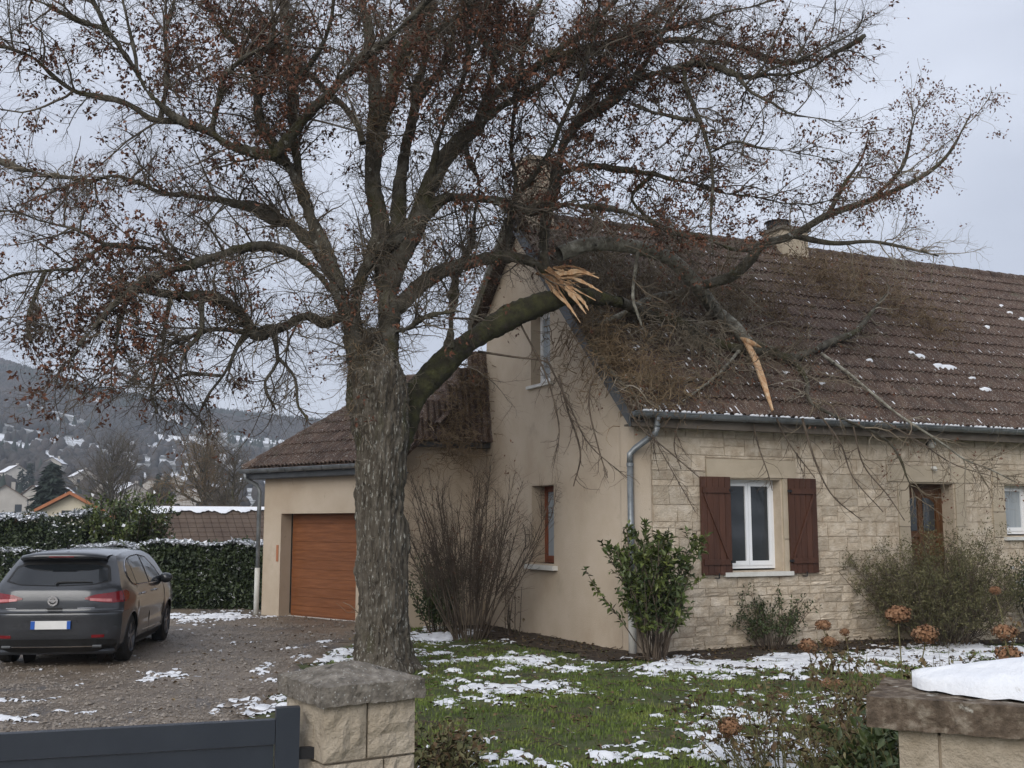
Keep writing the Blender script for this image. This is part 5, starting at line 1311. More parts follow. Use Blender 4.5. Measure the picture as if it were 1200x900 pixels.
def rock_slab(F, u0, u1, z0, z1, o0, o1, amp, step, peak=0.0, fq=34):
    """coping slab: fine grid box with chipped edges"""
    nu, nz, no = max(2, int((u1 - u0) / step)), max(2, int((z1 - z0) / step)), max(2, int((o1 - o0) / step))
    mb = MB()
    def pt(a, b, c):
        u = u0 + (u1 - u0) * a; z = z0 + (z1 - z0) * b; o = o0 + (o1 - o0) * c
        if b > .99: z += peak * (1 - max(abs(2 * a - 1), abs(2 * c - 1)))
        return F.P(u, z, o)
    A = [np.array([[pt(i / nu, j / nz, 1) for j in range(nz + 1)] for i in range(nu + 1)]), np.array([[pt(i / nu, j / nz, 0) for j in range(nz + 1)] for i in range(nu + 1)])[::-1],
         np.array([[pt(0, j / nz, k / no) for j in range(nz + 1)] for k in range(no + 1)]), np.array([[pt(1, j / nz, k / no) for j in range(nz + 1)] for k in range(no + 1)])[::-1],
         np.array([[pt(i / nu, 1, k / no) for k in range(no, -1, -1)] for i in range(nu + 1)]), np.array([[pt(i / nu, 0, k / no) for k in range(no + 1)] for i in range(nu + 1)])]
    for G in A:
        cen = pt(.5, .5, .5)
        d = np.stack([fbm(G * fq + 5, 3) - .5, fbm(G * fq + 9, 3) - .5, fbm(G * fq + 2, 3) - .5], -1) * amp
        chip = np.clip(fbm(G * fq * .5 + 3, 3) - .6, 0, 1)[..., None] * -(G - cen) * .25
        mb.grid(G + d + chip)
    return mb
YP = 4.05
pc = atY(436, 820, YP)          # centre of the cap front edge
dP = norm(np.array([.84, .54, 0])); FP_ = Fr((0, 0, 0), dP, (dP[1], -dP[0], 0))
lc = atY(375, 818, 3.9); FP_.O = np.array([lc[0], lc[1], 0])
zc = lc[2]
pil = thing('gate_pillar', 'square pillar of pale split-face blocks under a weathered grey cap, beside the dark gate', 'pillar', tuple(FP_.P(.2, 0, -.2)))
wC = .425
rock_slab(FP_, 0, wC, zc - .035, zc + .035, -wC, 0, .012, .012, peak=.062).build('cap', MT['cap'], pil, smooth=False)
mb = MB(); FP_.box(mb, .055, wC - .055, 0, zc - .04, -wC + .055, -.055); mb.build('mortar_core', MT['mortar'], pil)
FPS = Fr(FP_.P(0, 0, 0), -FP_.n, -FP_.d)      # left face
zz = zc - .037; row = 0
while zz > .02:
    h = min(.205, zz); z0 = zz - h + .008
    cut = .2 if row % 2 == 0 else .27
    for a, b in ((.03, cut - .004), (cut + .004, wC - .03)):
        mb = MB(); rough_block(mb, FP_, a, b, z0, zz - .002, -.12, -.03, .022, 5, 5); mb.build('block', MT['block'], pil)
    mb = MB(); rough_block(mb, FPS, .122, wC - .03, z0, zz - .002, -.12, -.03, .02, 5, 5); mb.build('block', MT['block'], pil)
    mb = MB(); rough_block(mb, Fr(FP_.P(wC, 0, 0), -FP_.n, FP_.d), .122, wC - .03, z0, zz - .002, -.12, -.03, .02, 4, 4); mb.build('block', MT['block'], pil)
    zz -= h; row += 1
# gate
gr = atY(352, 829, 3.98); gl_ = atY(0, 858, 3.60)
zt_ = gr[2] + .0
gl_ = onplane(0, 861, (0, 0, zt_ - .04), (0, 0, 1))
dG = norm(np.array([gl_[0] - gr[0], gl_[1] - gr[1], 0])); FGt = Fr((gr[0], gr[1], 0), -dG, (0, 0, 0)); FGt.n = np.array([-dG[1], dG[0], 0]);
if FGt.n[1] > 0: FGt.n = -FGt.n
gate = thing('gate', 'dark anthracite metal gate leaf with wide flat panels, hinged on the stone pillar', 'gate', (gr[0], gr[1], 0))
LG = 3.4
mb = MB(); FGt.box(mb, -.085, .0, .08, zt_, -.05, .0); mb.build('gate_post', MT['gate'], gate)
mb = MB(); FGt.box(mb, -LG, -.087, zt_ - .125, zt_ - .04, -.045, -.003); mb.build('top_rail', MT['gate'], gate)
for k in range(6):
    z1 = zt_ - .13 - k * .185; mb = MB(); FGt.box(mb, -LG, -.09, z1 - .18, z1, -.034, -.014); mb.build('panel', MT['gate'], gate)
for zz in (zt_ - .165, .3):
    mb = MB(); FGt.box(mb, .002, .06, zz - .02, zz + .02, -.04, -.015); mb.build('hinge', MT['iron'], gate)
# garden wall on the right with its coping and snow
a = atY(1052, 842, 3.62); z_top = 2 - (808 - 614) / 1250 * 3.62
dW = norm(np.array([.90, -.435, 0])); FWl = Fr((a[0], a[1], 0), dW, (dW[1], -dW[0], 0))
wall = thing('garden_wall', 'low block wall with thick brown stone coping and a rounded pad of snow on top', 'wall', (a[0], a[1], 0))
rock_slab(FWl, -.09, 2.6, z_top - .1, z_top, -.42, .05, .014, .016).build('coping', MT['cap2'], wall)
mb = MB(); FWl.box(mb, .02, 2.5, 0, z_top - .12, -.34, -.02); mb.build('mortar_core', MT['mortar'], wall)
zz = z_top - .102; row = 0
while zz > .02:
    h = min(.22, zz); u = 0; first = .13 if row % 2 == 0 else .3
    while u < 2.45:
        w = first if u == 0 else .42
        mb = MB(); rough_block(mb, FWl, u, min(u + w - .01, 2.5), zz - h + .008, zz, -.1, .0, .006, 5, 4); mb.build('block', MT['block'], wall); u += w
    mb = MB(); rough_block(mb, Fr(FWl.P(0, 0, 0), -FWl.n, -FWl.d), .102, .34, zz - h + .008, zz, -.1, .0, .006, 4, 4); mb.build('block', MT['block'], wall)
    zz -= h; row += 1
nu, no = 90, 26; G = np.zeros((nu, no, 3))
for i in range(nu):
    for j in range(no):
        a = i / (nu - 1); b = j / (no - 1) * 2 - 1; u = .03 + a * 2.5
        wv = .03 * math.sin(u * 9) + .012 * math.sin(u * 31) + .02 * math.sin(u * 17 + 1); edge = min(1, (a / .14)) ** .5
        o = -.20 + b * (.185 + wv * .5) * edge
        prof = max(0, 1 - abs(b) ** 3.2) ** .6
        G[i, j] = FWl.P(u, z_top + .002 + prof * (.03 + .062 * min(1, a / .22) ** .8 + .012 * math.sin(u * 5)) + .03 * float(vnoise(np.array([u * 5, b * 2, 1.]))) * prof + .01 * float(vnoise(np.array([u * 24, b * 9, 1.]))), o + .03 * (float(vnoise(np.array([u * 9, b * 2, 7.]))) - .5) * edge)
mb = MB(); mb.grid(G[:, ::-1]); mb.build('snow_pad', MT['snow'], wall, smooth=True, kind='stuff')

# ------------------------------------------------------------------ hedges and garden trees behind the drive
def hedge(name, label, x0, x1, y0, y1, h, n, m, snow=True, hv=.12, cat='hedge', lnr=(.06, .13), zb=0.0):
    cx, cy = (x0 + x1) / 2, (y0 + y1) / 2
    t = thing(name, label, cat, (cx, cy, 0))
    # twiggy dark heart with an uneven surface
    nu, nv = 40, 12; G = np.zeros((nu, 28, 3))
    for i in range(nu):
        u = x0 + .15 + (x1 - x0 - .3) * i / (nu - 1)
        for j in range(28):
            a = PI * j / 27; co = math.cos(a); sn = math.sin(a)
            yy = cy + np.sign(co) * abs(co) ** .35 * ((y1 - y0) / 2 - .14); zz = (h - .16) * sn ** .35
            nn = vnoise(np.array([u * 2.2, yy * 2.2, zz * 2.2])) - .5
            G[i, j] = (u, yy + nn * .22 * np.sign(co), max(0, zz + nn * .2))
    mb = MB(); mb.grid(G); mb.add(list(G[0]), [tuple(range(28))]); mb.add(list(G[-1]), [tuple(range(27, -1, -1))]); mb.build('branches', MT['conifer'], t)
    u = RNG.uniform(x0, x1, n); a = RNG.uniform(0, PI, n); co, sn = np.cos(a), np.sin(a)
    sel = RNG.random(n) < .45; a2 = np.where(sel, RNG.uniform(.95 * PI, PI, n), a); co, sn = np.cos(a2), np.sin(a2); 
    zf = np.where(sel, RNG.random(n), np.maximum(sn, 0) ** .35); yy = cy + np.sign(co) * np.abs(co) ** .35 * (y1 - y0) / 2
    yy = np.where(sel, y0, yy)
    nn = xyn(u * 2, yy + zf * 3, 1.3, 3) - .5
    P = np.stack([u, yy - nn * .35 * (yy < cy) + RNG.normal(size=n) * .06, (h * zf) * (1 + nn * hv * 2) + RNG.normal(size=n) * .05], 1); P[:, 2] = np.maximum(P[:, 2], .05)
    out = np.stack([0 * u, np.where(zf > .93, 0, -1.0), np.where(zf > .9, 1.0, .1)], 1)
    D = norm(out * .6 + RNG.normal(size=(n, 3)) * .8); 
    V, F = leaves(P, D, norm(out + RNG.normal(size=(n, 3)) * .5), RNG.uniform(*lnr, n), RNG.uniform(lnr[0] * .5, lnr[1] * .55, n), .2)
    link('leaves', np_mesh('leaves', V, [F]), m, t, kind='stuff')
    if snow:
        ms = int(n * .38); u = RNG.uniform(x0, x1, ms); yv = RNG.uniform(y0 - .1, y1, ms); k = xyn(u, yv * 1.5, 1.1, 12) > .40
        u, yv = u[k], yv[k]; nn = xyn(u * 2, yv + 3, 1.3, 3) - .5
        P = np.stack([u, yv, h * (1 + nn * hv * 2) + .04 + RNG.random(len(u)) * .05], 1); q = len(u)
        V, F = leaves(P, np.stack([RNG.normal(size=q), RNG.normal(size=q), RNG.normal(size=q) * .15], 1), np.tile([0, 0, 1.], (q, 1)), RNG.uniform(.06, .14, q), RNG.uniform(.06, .12, q), .1)
        ms = int(n * .018); u = RNG.uniform(x0, x1, ms); P2 = np.stack([u, np.full(ms, y0 - .05), h * RNG.random(ms) ** .4], 1); k = xyn(P2[:, 0], P2[:, 2], 1.6, 8) > .5; P2 = P2[k]; q = len(P2)
        V2, F2 = leaves(P2, np.stack([RNG.normal(size=q), RNG.normal(size=q) * .3, RNG.normal(size=q) * .3], 1), np.tile([0, -.4, 1.], (q, 1)), RNG.uniform(.05, .13, q), RNG.uniform(.04, .09, q), .1)
        V, Fs = join([(V, F), (V2, F2)]); link('snow', np_mesh('snow', V, Fs), MT['snow'], t, kind='stuff')
    return t
hedge('laurel_hedge', 'tall laurel hedge with snow on top between the car and the garage', -10.2, -5.75, 25.2, 26.8, 1.45, 17000, MT['hedge'])
hedge('clipped_hedge', 'snow-topped dark hedge behind the car at the left edge of the picture', -19, -10.8, 27.2, 29.2, 2.15, 20000, MT['hedge'])
hedge('low_hedge', 'low snow-covered shrub mass left of the parked car roof', -14.5, -11.0, 24.4, 25.6, 1.35, 5000, MT['hedge'])
t = thing('laurel_bush', 'bright green upright laurel bush between the two hedges behind the car roof', 'bush', (-10.2, 28.2, 0))
P, R = stems_from((-10.2, 28.2, 0), 60, (1.7, 2.75), (.0, .42), .02, r=(.01, .02), r0=.4, wob=.08)
p2, r2s = spawn(P, R, 500, (.25, .7), (.005, .01), (20, 60), 5, .15, .08, .2, 1)
V, Fs = join([tubes(P, R, 4), tubes(p2, r2s, 3)]); link('stems', np_mesh('s', V, Fs), MT['bare_stem'], t, kind='stuff')
leafmesh('leaves', lv_along(p2, 7500, (.09, .18), (.04, .08), .3, .06, .0), MT['laurel'], t)
leafmesh('leaves', lv_along(P, 3000, (.09, .18), (.04, .08), .2, .1, .1), MT['hedge'], t)
leafmesh('snow_flecks', lv_along(p2, 160, (.08, .14), (.07, .12), .6, .07, .3), MT['snow'], t)

def gable_house(name, label, cx, cy, rz, w, l, hw, hr, wm, rm, win=(), chim=False, cat='house', group=None, tiles=False, snowy=False, trim=None):
    """w gable width (local x), l length (local y)"""
    t = thing(name, label, cat, (cx, cy, hill_z(np.array(cx), np.array(cy)) * (math.hypot(cx, cy) > 110)), rz, group)
    mb = MB(); mb.add([(-w / 2, 0, 0), (w / 2, 0, 0), (w / 2, 0, hw), (0, 0, hr), (-w / 2, 0, hw), (-w / 2, l, 0), (w / 2, l, 0), (w / 2, l, hw), (0, l, hr), (-w / 2, l, hw)],
                      [(0, 1, 2, 3, 4), (9, 8, 7, 6, 5), (0, 5, 6, 1), (1, 6, 7, 2), (2, 7, 8, 3), (3, 8, 9, 4), (4, 9, 5, 0)])
    mb.build('wall', wm, t, local=True)
    sl = (hr - hw) / (w / 2); ov = .35
    for s in (-1, 1):
        mb = MB(); p = [np.array([0, -ov, hr + .12]), np.array([s * (w / 2 + ov), -ov, hw - sl * ov + .12]), np.array([s * (w / 2 + ov), l + ov, hw - sl * ov + .12]), np.array([0, l + ov, hr + .12])]
        if s < 0: p = p[::-1]
        slab(mb, p, .12); r = mb.build('roof', rm, t, local=True)
        if snowy:
            mb = MB(); q = [x + np.array([0, 0, .02]) for x in p]; c = sum(q) / 4
            slab(mb, [c + (x - c) * .9 + [0, 0, .02] for x in q], .03); mb.build('roof_snow', MT['snow'], r, local=True)
        if trim:
            mb = MB(); a, b = (p[0], p[1]) if s > 0 else (p[3], p[2]); bar(mb, a + [0, -.06, 0], b + [0, -.06, 0], .16, (0, 1, 0), .14, .06); mb.build('verge', trim, r, local=True)
    for (x, z, a, b) in win:
        mb = MB(); mb.box(x - a / 2, x + a / 2, -.04, .05, z, z + b); f = mb.build('window', MT['glass'], t, local=True)
    if chim:
        mb = MB(); mb.box(w * .1, w * .1 + .6, l * .5, l * .5 + .6, hr - .8, hr + .7); mb.build('chimney', wm, t, local=True)
    return t
p = atY(83, 580, 52); zr_ = p[2]
gable_house('cottage', 'cream gabled house with orange-edged roof behind the hedge at the left', p[0], p[1], math.radians(14), 6.2, 9, zr_ - 1.75, zr_, MT['far_wall'], MT['far_roof'],
            win=((-.15, zr_ - 1.25, .45, .5), (-1.4, .8, 1, 1.2), (1.3, .8, 1, 1.2)), trim=MT['orange_trim'])
# long outbuilding roof with snow band
q0 = atY(185, 600, 44); q1 = atY(305, 598, 46)
zt2 = q0[2] + .1; LT = np.linalg.norm((q1 - q0)[:2]) + 3
ob = thing('outbuilding', 'long low outbuilding with brown tiled roof and a band of snow along the ridge', 'outbuilding', tuple((q0 * [1, 1, 0])))
dO = norm(np.array([*(q1 - q0)[:2], 0])); FO = Fr((q0[0], q0[1], 0), dO, (dO[1], -dO[0], 0))
mb = MB(); FO.box(mb, -1, LT, 0, zt2 - 1.5, -4.2, 1.9); mb.build('wall', MT['far_wall'], ob)
mb = MB(); slab(mb, [FO.P(-1.3, zt2 - 1.62, 2.2), FO.P(LT + .3, zt2 - 1.62, 2.2), FO.P(LT + .3, zt2, 0), FO.P(-1.3, zt2, 0)], .1); orf = mb.build('roof', MT['far_roof'], ob)
mb = MB(); slab(mb, [FO.P(-1.3, zt2, 0), FO.P(LT + .3, zt2, 0), FO.P(LT + .3, zt2 - 2, -4.4), FO.P(-1.3, zt2 - 2, -4.4)], .1); mb.build('roof', MT['far_roof'], ob)
mb = MB()
for j in range(9):
    for i in range(44):
        u = -1.2 + i * .32; o = 2.1 - j * .25; zz = zt2 - 1.49 + j * .182
        if u < LT: mb.hexa([FO.P(u, zz, o), FO.P(u + .3, zz, o), FO.P(u + .3, zz + .19, o - .26), FO.P(u, zz + .19, o - .26), FO.P(u, zz + .05, o), FO.P(u + .3, zz + .05, o), FO.P(u + .3, zz + .21, o - .26), FO.P(u, zz + .21, o - .26)])
mb.build('roof_tile', MT['far_roof'], orf, kind='stuff')
us_ = np.linspace(-1.1, LT - .4, 160); lo = .02 + .62 * xyn(us_, us_ * 0, 2.6, 3, 5) - .35 * (us_ > LT * .8); G = np.zeros((160, 6, 3))
for i in range(160):
    for j in range(6):
        o = .05 + max(.06, lo[i]) * j / 5; G[i, j] = FO.P(us_[i], zt2 + .10 - .73 * o + .08 + .03 * (j in (1, 2, 3, 4)), o)
mb = MB(); mb.grid(G); mb.build('roof_snow', MT['snow'], orf, kind='stuff')

# ------------------------------------------------------------------ trees in the middle distance
def bare_tree(label, px, Y, pytop, w, seed, m=MT['twig'], name='bare_tree', n1=60, n2=700, base_z=0.0, group=None):
    top = atY(px, pytop, Y); b = np.array([top[0], Y, base_z]); H = top[2] - base_z
    t = thing(name, label, 'tree', tuple(b), group=group)
    ax = resample([b, b + [w * .02, 0, H * .35], b + [-w * .02, 0, H * .7], top], 14); R = H * .028 * np.linspace(1, .15, 14)
    V, F = tubes(ax[None], R[None], 8); link('trunk', np_mesh('t', V, [F]), MT['limb_bark'], t, smooth=True)
    a1, s1 = spawn(ax[None], R[None], n1, (w * .3, w * .62), (H * .006, H * .012), (30, 70), 9, .13, .05, .2, .95, up=.1)
    a2, s2_ = spawn(a1, s1, n2, (w * .1, w * .26), (H * .003, H * .005), (25, 65), 6, .18, .03, .2, 1)
    a3, s3_ = spawn(a2, s2_, n2 * 4, (w * .05, w * .13), (H * .0018, H * .003), (25, 65), 4, .25, .02, .2, 1)
    V, Fs = join([tubes(a1, s1, 5)]); link('branches', np_mesh('b', V, Fs), MT['limb_bark'], t, kind='stuff')
    V, Fs = join([tubes(a2, s2_, 3), tubes(a3, s3_, 3)]); link('twigs', np_mesh('b', V, Fs), m, t, kind='stuff')
    return t
bare_tree('broad bare tree rising behind the ridge of the orange-edged cottage', 133, 95, 530, 9.5, 1, n2=650)
bare_tree('bare tree standing left of the garage gutter, behind the outbuilding', 243, 75, 520, 7.5, 2, MT['gold_twig'], n2=600)
bare_tree('leaning bare tree just left of the garage roof corner', 276, 66, 540, 5, 3, MT['twig'], n1=40, n2=450)
bare_tree('small bare tree between the cottage and the outbuilding roof', 190, 85, 562, 5, 4, MT['gold_twig'], n1=40, n2=300)
def conifer(label, px, Y, pyt, r, bz=0.0, n=1600, group=None):
    top = atY(px, pyt, Y); H = top[2] - bz
    t = thing('conifer', label, 'tree', (top[0], Y, bz), group=group)
    V, F = tubes(np.array([[[top[0], Y, bz], [top[0], Y, top[2]]]]), np.array([[H * .03, .02]]), 6); link('trunk', np_mesh('t', V, [F]), MT['limb_bark'], t)
    f = RNG.random(n) ** .7; a = RNG.uniform(0, 2 * PI, n); lay = .75 + .25 * np.cos(f * 60); rr = r * f * (.3 + .7 * RNG.random(n) ** .4) * lay * (.85 + .3 * np.sin(a * 3 + f * 9) ** 2)
    P = np.stack([top[0] + np.cos(a) * rr, Y + np.sin(a) * rr, top[2] - f * H * .93 - rr * .15], 1)
    D = np.stack([np.cos(a), np.sin(a), -.35 + RNG.normal(size=n) * .2], 1)
    V, F = leaves(P, D, np.tile([0, 0, 1.], (n, 1)) + RNG.normal(size=(n, 3)) * .3, np.full(n, H * .11) * RNG.uniform(.6, 1.3, n), np.full(n, H * .05), -.25)
    link('crown', np_mesh('c', V, [F]), MT['conifer'], t, kind='stuff'); return t
conifer('dark spruce standing left of the orange-edged cottage gable', 62, 105, 541, 3.4, n=3200)
def hz(x, y): return float(hill_z(np.array(float(x)), np.array(float(y))))
for (px, Y, top, lab) in ((26, 240, 548, 'small dark conifer furthest left below the snowy field'), (36, 245, 541, 'small dark conifer second from the left below the snowy field'), (186, 190, 553, 'slim dark conifer in the snowfield above the outbuilding'),
                          (196, 192, 556, 'second slim conifer just right of the slim one above the outbuilding'), (183, 175, 566, 'short conifer low in the snowfield above the outbuilding')):
    x = atY(px, 600, Y)[0]; conifer(lab, px, Y, top, 1.5, hz(x, Y) - .5, 500)
vill = [(60, 360, 549, .1, 'small snow-roofed house high above the dark spruce', True), (120, 260, 578, -.5, 'white house just below the far snow-roofed one', True),
        (145, 420, 545, .2, 'highest tiny house right of the broad bare tree crown', True), (232, 400, 560, -.4, 'tiny pale house on the slope left of the garage roof', False),
        (20, 300, 572, .7, 'small pale house above the hedge near the left edge', True), (5, 170, 596, 0.4, 'pinkish-roofed village house at the very left beyond the hedge', False), (38, 185, 590, -.3, 'snow-roofed village house just left of the dark spruce', True),
        (158, 230, 585, .5, 'snow-roofed village house right of the broad bare tree', True), (176, 300, 565, -.2, 'brown-roofed house in the snowfield above the outbuilding', False),
        (205, 330, 556, .3, 'white village house highest on the slope above the outbuilding', True), (220, 210, 592, .2, 'village house low between the bare trees left of the garage', True),
        (100, 320, 566, .6, 'far snow-roofed house behind the broad bare tree', True)]
for (px, Y, py, rz, lab, sn) in vill:
    x = atY(px, py, Y)[0]
    gable_house('village_house', lab, x, Y, rz, 6.5, 8.5, 3.4, 5.5, MT['far_white'], MT['far_roof'], win=((-2, 1.2, 1, 1.3), (2, 1.2, 1, 1.3)), chim=True, snowy=sn, group=None)

# ------------------------------------------------------------------ woods on the hill
n = 62000
az = RNG.uniform(-.62, .0, n) ; rr = 170 + 820 * RNG.random(n) ** .55; x = np.sin(az) * rr; y = np.cos(az) * rr; z = hill_z(x, y)
d = xyn(x, y, .011, 5, 4) * .6 + xyn(x * .5, y, .035, 9, 3) * .4; f = (rr - 170) / 820
thr = np.interp(f, [0, .25, .42, .6, 1], [.60, .60, .55, .48, .39])
k = (d > thr + RNG.normal(size=n) * .012) & ((xyn(x, y, .045, 15, 2) > .42) | (f > .85) | (f < .2)) | (RNG.random(n) < .05); x, y, z, rr = x[k], y[k], z[k], rr[k]; n = len(x)
con = (xyn(x, y, .012, 77, 3) > .55) & (RNG.random(n) < .8)
def blobs(x, y, z, H, W_, seg, top):
    n = len(x); a = np.arange(seg) * 2 * PI / seg; prof = [(0, .35), (.35, 1.0), (.75, .75)] if not top else [(0.05, 1.0), (.5, .5)]
    V = []
    for (h, r) in prof:
        q = RNG.uniform(.7, 1.25, (n, seg)) * r
        V.append(np.stack([x[:, None] + np.cos(a) * q * W_[:, None], y[:, None] + np.sin(a) * q * W_[:, None], (z + h * H)[:, None] + RNG.uniform(-.08, .08, (n, seg)) * H[:, None]], -1))
    V.append(np.stack([x + RNG.normal(size=n) * W_ * .15, y, z + H], -1)[:, None]); V = np.concatenate(V, 1); m = V.shape[1]; F3, F4 = [], []
    for l in range(len(prof) - 1):
        for j in range(seg): F4.append((l * seg + j, l * seg + (j + 1) % seg, (l + 1) * seg + (j + 1) % seg, (l + 1) * seg + j))
    l = len(prof) - 1
    for j in range(seg): F3.append((l * seg + j, l * seg + (j + 1) % seg, m - 1))
    b = (np.arange(n) * m)[:, None, None]
    return V.reshape(-1, 3), [(b + np.array(F4)[None]).reshape(-1, 4), (b + np.array(F3)[None]).reshape(-1, 3)]
for msk, nm, m, lab, top in ((~con, 'far_wood', MT['forest_grey'], 'grey leafless woods covering the far hillside', False), (con, 'far_wood', MT['conifer'], 'dark conifer woods mixed into the far hillside', True)):
    H = RNG.uniform(3.2, 6.5, msk.sum()) * (1 if not top else 1.15); V, Fs = blobs(x[msk], y[msk], z[msk] - 1, H, H * (.42 if not top else .24), 5, top)
    o = link(nm, np_mesh(nm, V, Fs), m); tag(o, lab, 'woods', kind='stuff')

# ------------------------------------------------------------------ the parked car
hd = np.array([-.122, .9925]); lf = np.array([-hd[1], hd[0]])
co = np.array([-5.63, 15.86]) - hd * .84 + lf * .80
car = thing('parked_car', 'dark grey hatchback parked on the gravel drive, seen from behind beside the snowy hedge', 'car', (co[0], co[1], .04), math.atan2(hd[1], hd[0]))
RZ = ([.20, .28, .40, .50, .62, .70, .745, .76, .90, 1.0, 1.06, 1.10, 1.42, 1.47, 1.55, 1.60], [.17, .08, .03, .015, .01, .0, .005, .055, .06, .075, .10, .14, .47, .52, .68, .9])
VZ = ([.20, .30, .45, .60, .75, .88, .98, 1.04, 1.10, 1.30, 1.45, 1.53, 1.6], [.80, .87, .895, .905, .91, .905, .885, .865, .84, .755, .68, .62, .5])
ZT = ([0, .1, .2, .35, .5, .6, .66, .72, .78, .84, .92, 1], [1.50, 1.53, 1.545, 1.55, 1.53, 1.46, 1.36, 1.18, 1.04, .97, .88, .72])
CL = 4.34
def Rr(z): return np.interp(z, *RZ)
def Wd(x, z):
    w = np.interp(z, *VZ); w = w * (1 - .05 * np.exp(-np.maximum(x, 0) / .25)); w = w * np.where(x > 3.5, 1 - .16 * ((x - 3.5) / .84) ** 2, 1)
    w = w + .018 * np.exp(-((x - .85) / .45) ** 2 - ((z - .88) / .12) ** 2) + .012 * np.exp(-((x - 3.45) / .4) ** 2 - ((z - .75) / .2) ** 2)
    w = w - .016 * np.exp(-((z - .55) / .12) ** 2) * ((x > 1.2) & (x < 3.1))
    return w
def cc(z): return np.interp(z, [.2, .7, 1.0, 1.1, 1.5], [.20, .22, .24, .17, .15])
def RF(t, z, off=0.0):
    x = Rr(z) + cc(z) * np.abs(t) ** 5; return np.stack([x - off, -t * Wd(x, z) * (1 + 0 * t), z + 0 * t], -1)
def SF(x, z, sgn, off=0.0): return np.stack([x, sgn * (Wd(x, z) + off), z], -1)
body = MB()
tt = np.linspace(-1, 1, 49); zs = np.array([.20, .24, .28, .34, .40, .45, .50, .56, .62, .68, .715, .742, .748, .76, .80, .85, .9, .95, 1.0, 1.03, 1.06, 1.10, 1.16, 1.24, 1.32, 1.42, 1.47, 1.50])
T_, Z_ = np.meshgrid(tt, zs, indexing='ij'); body.grid(RF(T_, Z_)[:, :, :])
WH = [(.84, .335), (3.46, .335)]
side_faces = MB()
ss = np.linspace(0, 1, 150); qq = np.linspace(0, 1, 40)
for sg in (-1, 1):
    G = np.zeros((150, 40, 3))
    for i, s in enumerate(ss):
        zt3 = np.interp(s, *ZT); z = .20 + qq * (zt3 - .20)
        x0 = Rr(z) + cc(z); x0 = np.minimum(x0, .75) if s > 0 else x0
        x = x0 + s * (CL - x0); G[i] = SF(x, z, sg)
    for (wx, wz) in WH:      # snap the arch edge onto the circle
        dx, dz = G[..., 0] - wx, G[..., 2] - wz; r = np.hypot(dx, dz); m = (r > .345) & (r < .39)
        G[..., 0] = np.where(m, wx + dx / r * .372, G[..., 0]); G[..., 2] = np.where(m, wz + dz / r * .372, G[..., 2])
    b = len(body.v); body.v += [tuple(p) for p in G.reshape(-1, 3)]
    for i in range(149):
        for j in range(39):
            c = G[i:i + 2, j:j + 2].reshape(-1, 3).mean(0)
            if any(math.hypot(c[0] - wx, c[2] - wz) < .368 for wx, wz in WH): continue
            f = (b + i * 40 + j, b + (i + 1) * 40 + j, b + (i + 1) * 40 + j + 1, b + i * 40 + j + 1); body.f.append(f if sg < 0 else f[::-1])
    if sg < 0: GR = G.copy()
    else: GL = G.copy()
G = np.zeros((150, 17, 3))
for i in range(150):
    a, b = GR[i, -1], GL[i, -1]; s = ss[i]
    for j in range(17):
        t = j / 16; k = 1 - (2 * t - 1) ** 2; G[i, j] = a * (1 - t) + b * t; G[i, j, 2] += (k ** .6) * np.interp(s, [0, .05, .5, .7, .8, 1], [.035, .055, .055, .05, .035, .03]); G[i, j, 0] -= k * np.interp(s, [0, .1, .6, .72, .8, 1], [.12, .02, 0, -.1, 0, 0]) * 1.0
body.grid(G)
fc = [tuple(p) for p in GR[-1]] + [tuple(p) for p in GL[-1][::-1]]; body.add(fc, [tuple(range(len(fc)))])
body.box(.2, 4.2, -.78, .78, .17, .24)
bd = body.build('body', MT['paint'], car, smooth=True, local=True)
def spatch(x0, x1, zl, zh, off, name, m, sides=(-1, 1), nx=14, nz=6, parent=None):
    for sg in sides:
        G = np.zeros((nx, nz, 3))
        for i, x in enumerate(np.linspace(x0, x1, nx)):
            a, b = np.interp(x, *zl), np.interp(x, *zh)
            for j in range(nz):
                z = a + (b - a) * j / (nz - 1); G[i, j] = SF(np.array(x), np.array(z), sg, off)
        mb = MB(); mb.grid(G if sg < 0 else G[::-1])
        edge = [G[i, 0] for i in range(nx)] + [G[-1, j] for j in range(1, nz)] + [G[i, -1] for i in range(nx - 2, -1, -1)] + [G[0, j] for j in range(nz - 2, 0, -1)]
        k = len(edge); mb.add(edge + [e + np.array([0, -sg * (off + .01), 0]) for e in edge], [(i, (i + 1) % k, (i + 1) % k + k, i + k) for i in range(k)])
        o = mb.build(name, m, parent or car, smooth=False, local=True)
    return o
ZL = ([.80, .92, 1.1, 2.0, 3.02], [1.24, 1.11, 1.065, 1.045, 1.03]); ZH = ([.80, .92, 1.15, 1.5, 2.0, 2.4, 2.75, 3.02], [1.27, 1.38, 1.45, 1.485, 1.495, 1.45, 1.27, 1.05])
spatch(.80, 3.02, ZL, ZH, .004, 'window_surround', MT['black_plastic'], nx=30)
ZL2 = (ZL[0], [a + .016 for a in ZL[1]]); ZH2 = (ZH[0], [a - .018 for a in ZH[1]])
for a, b in ((.86, 1.18), (1.21, 1.98), (2.06, 2.94)): spatch(a, b, ZL2, ZH2, .008, 'side_window', MT['glass_dark'])
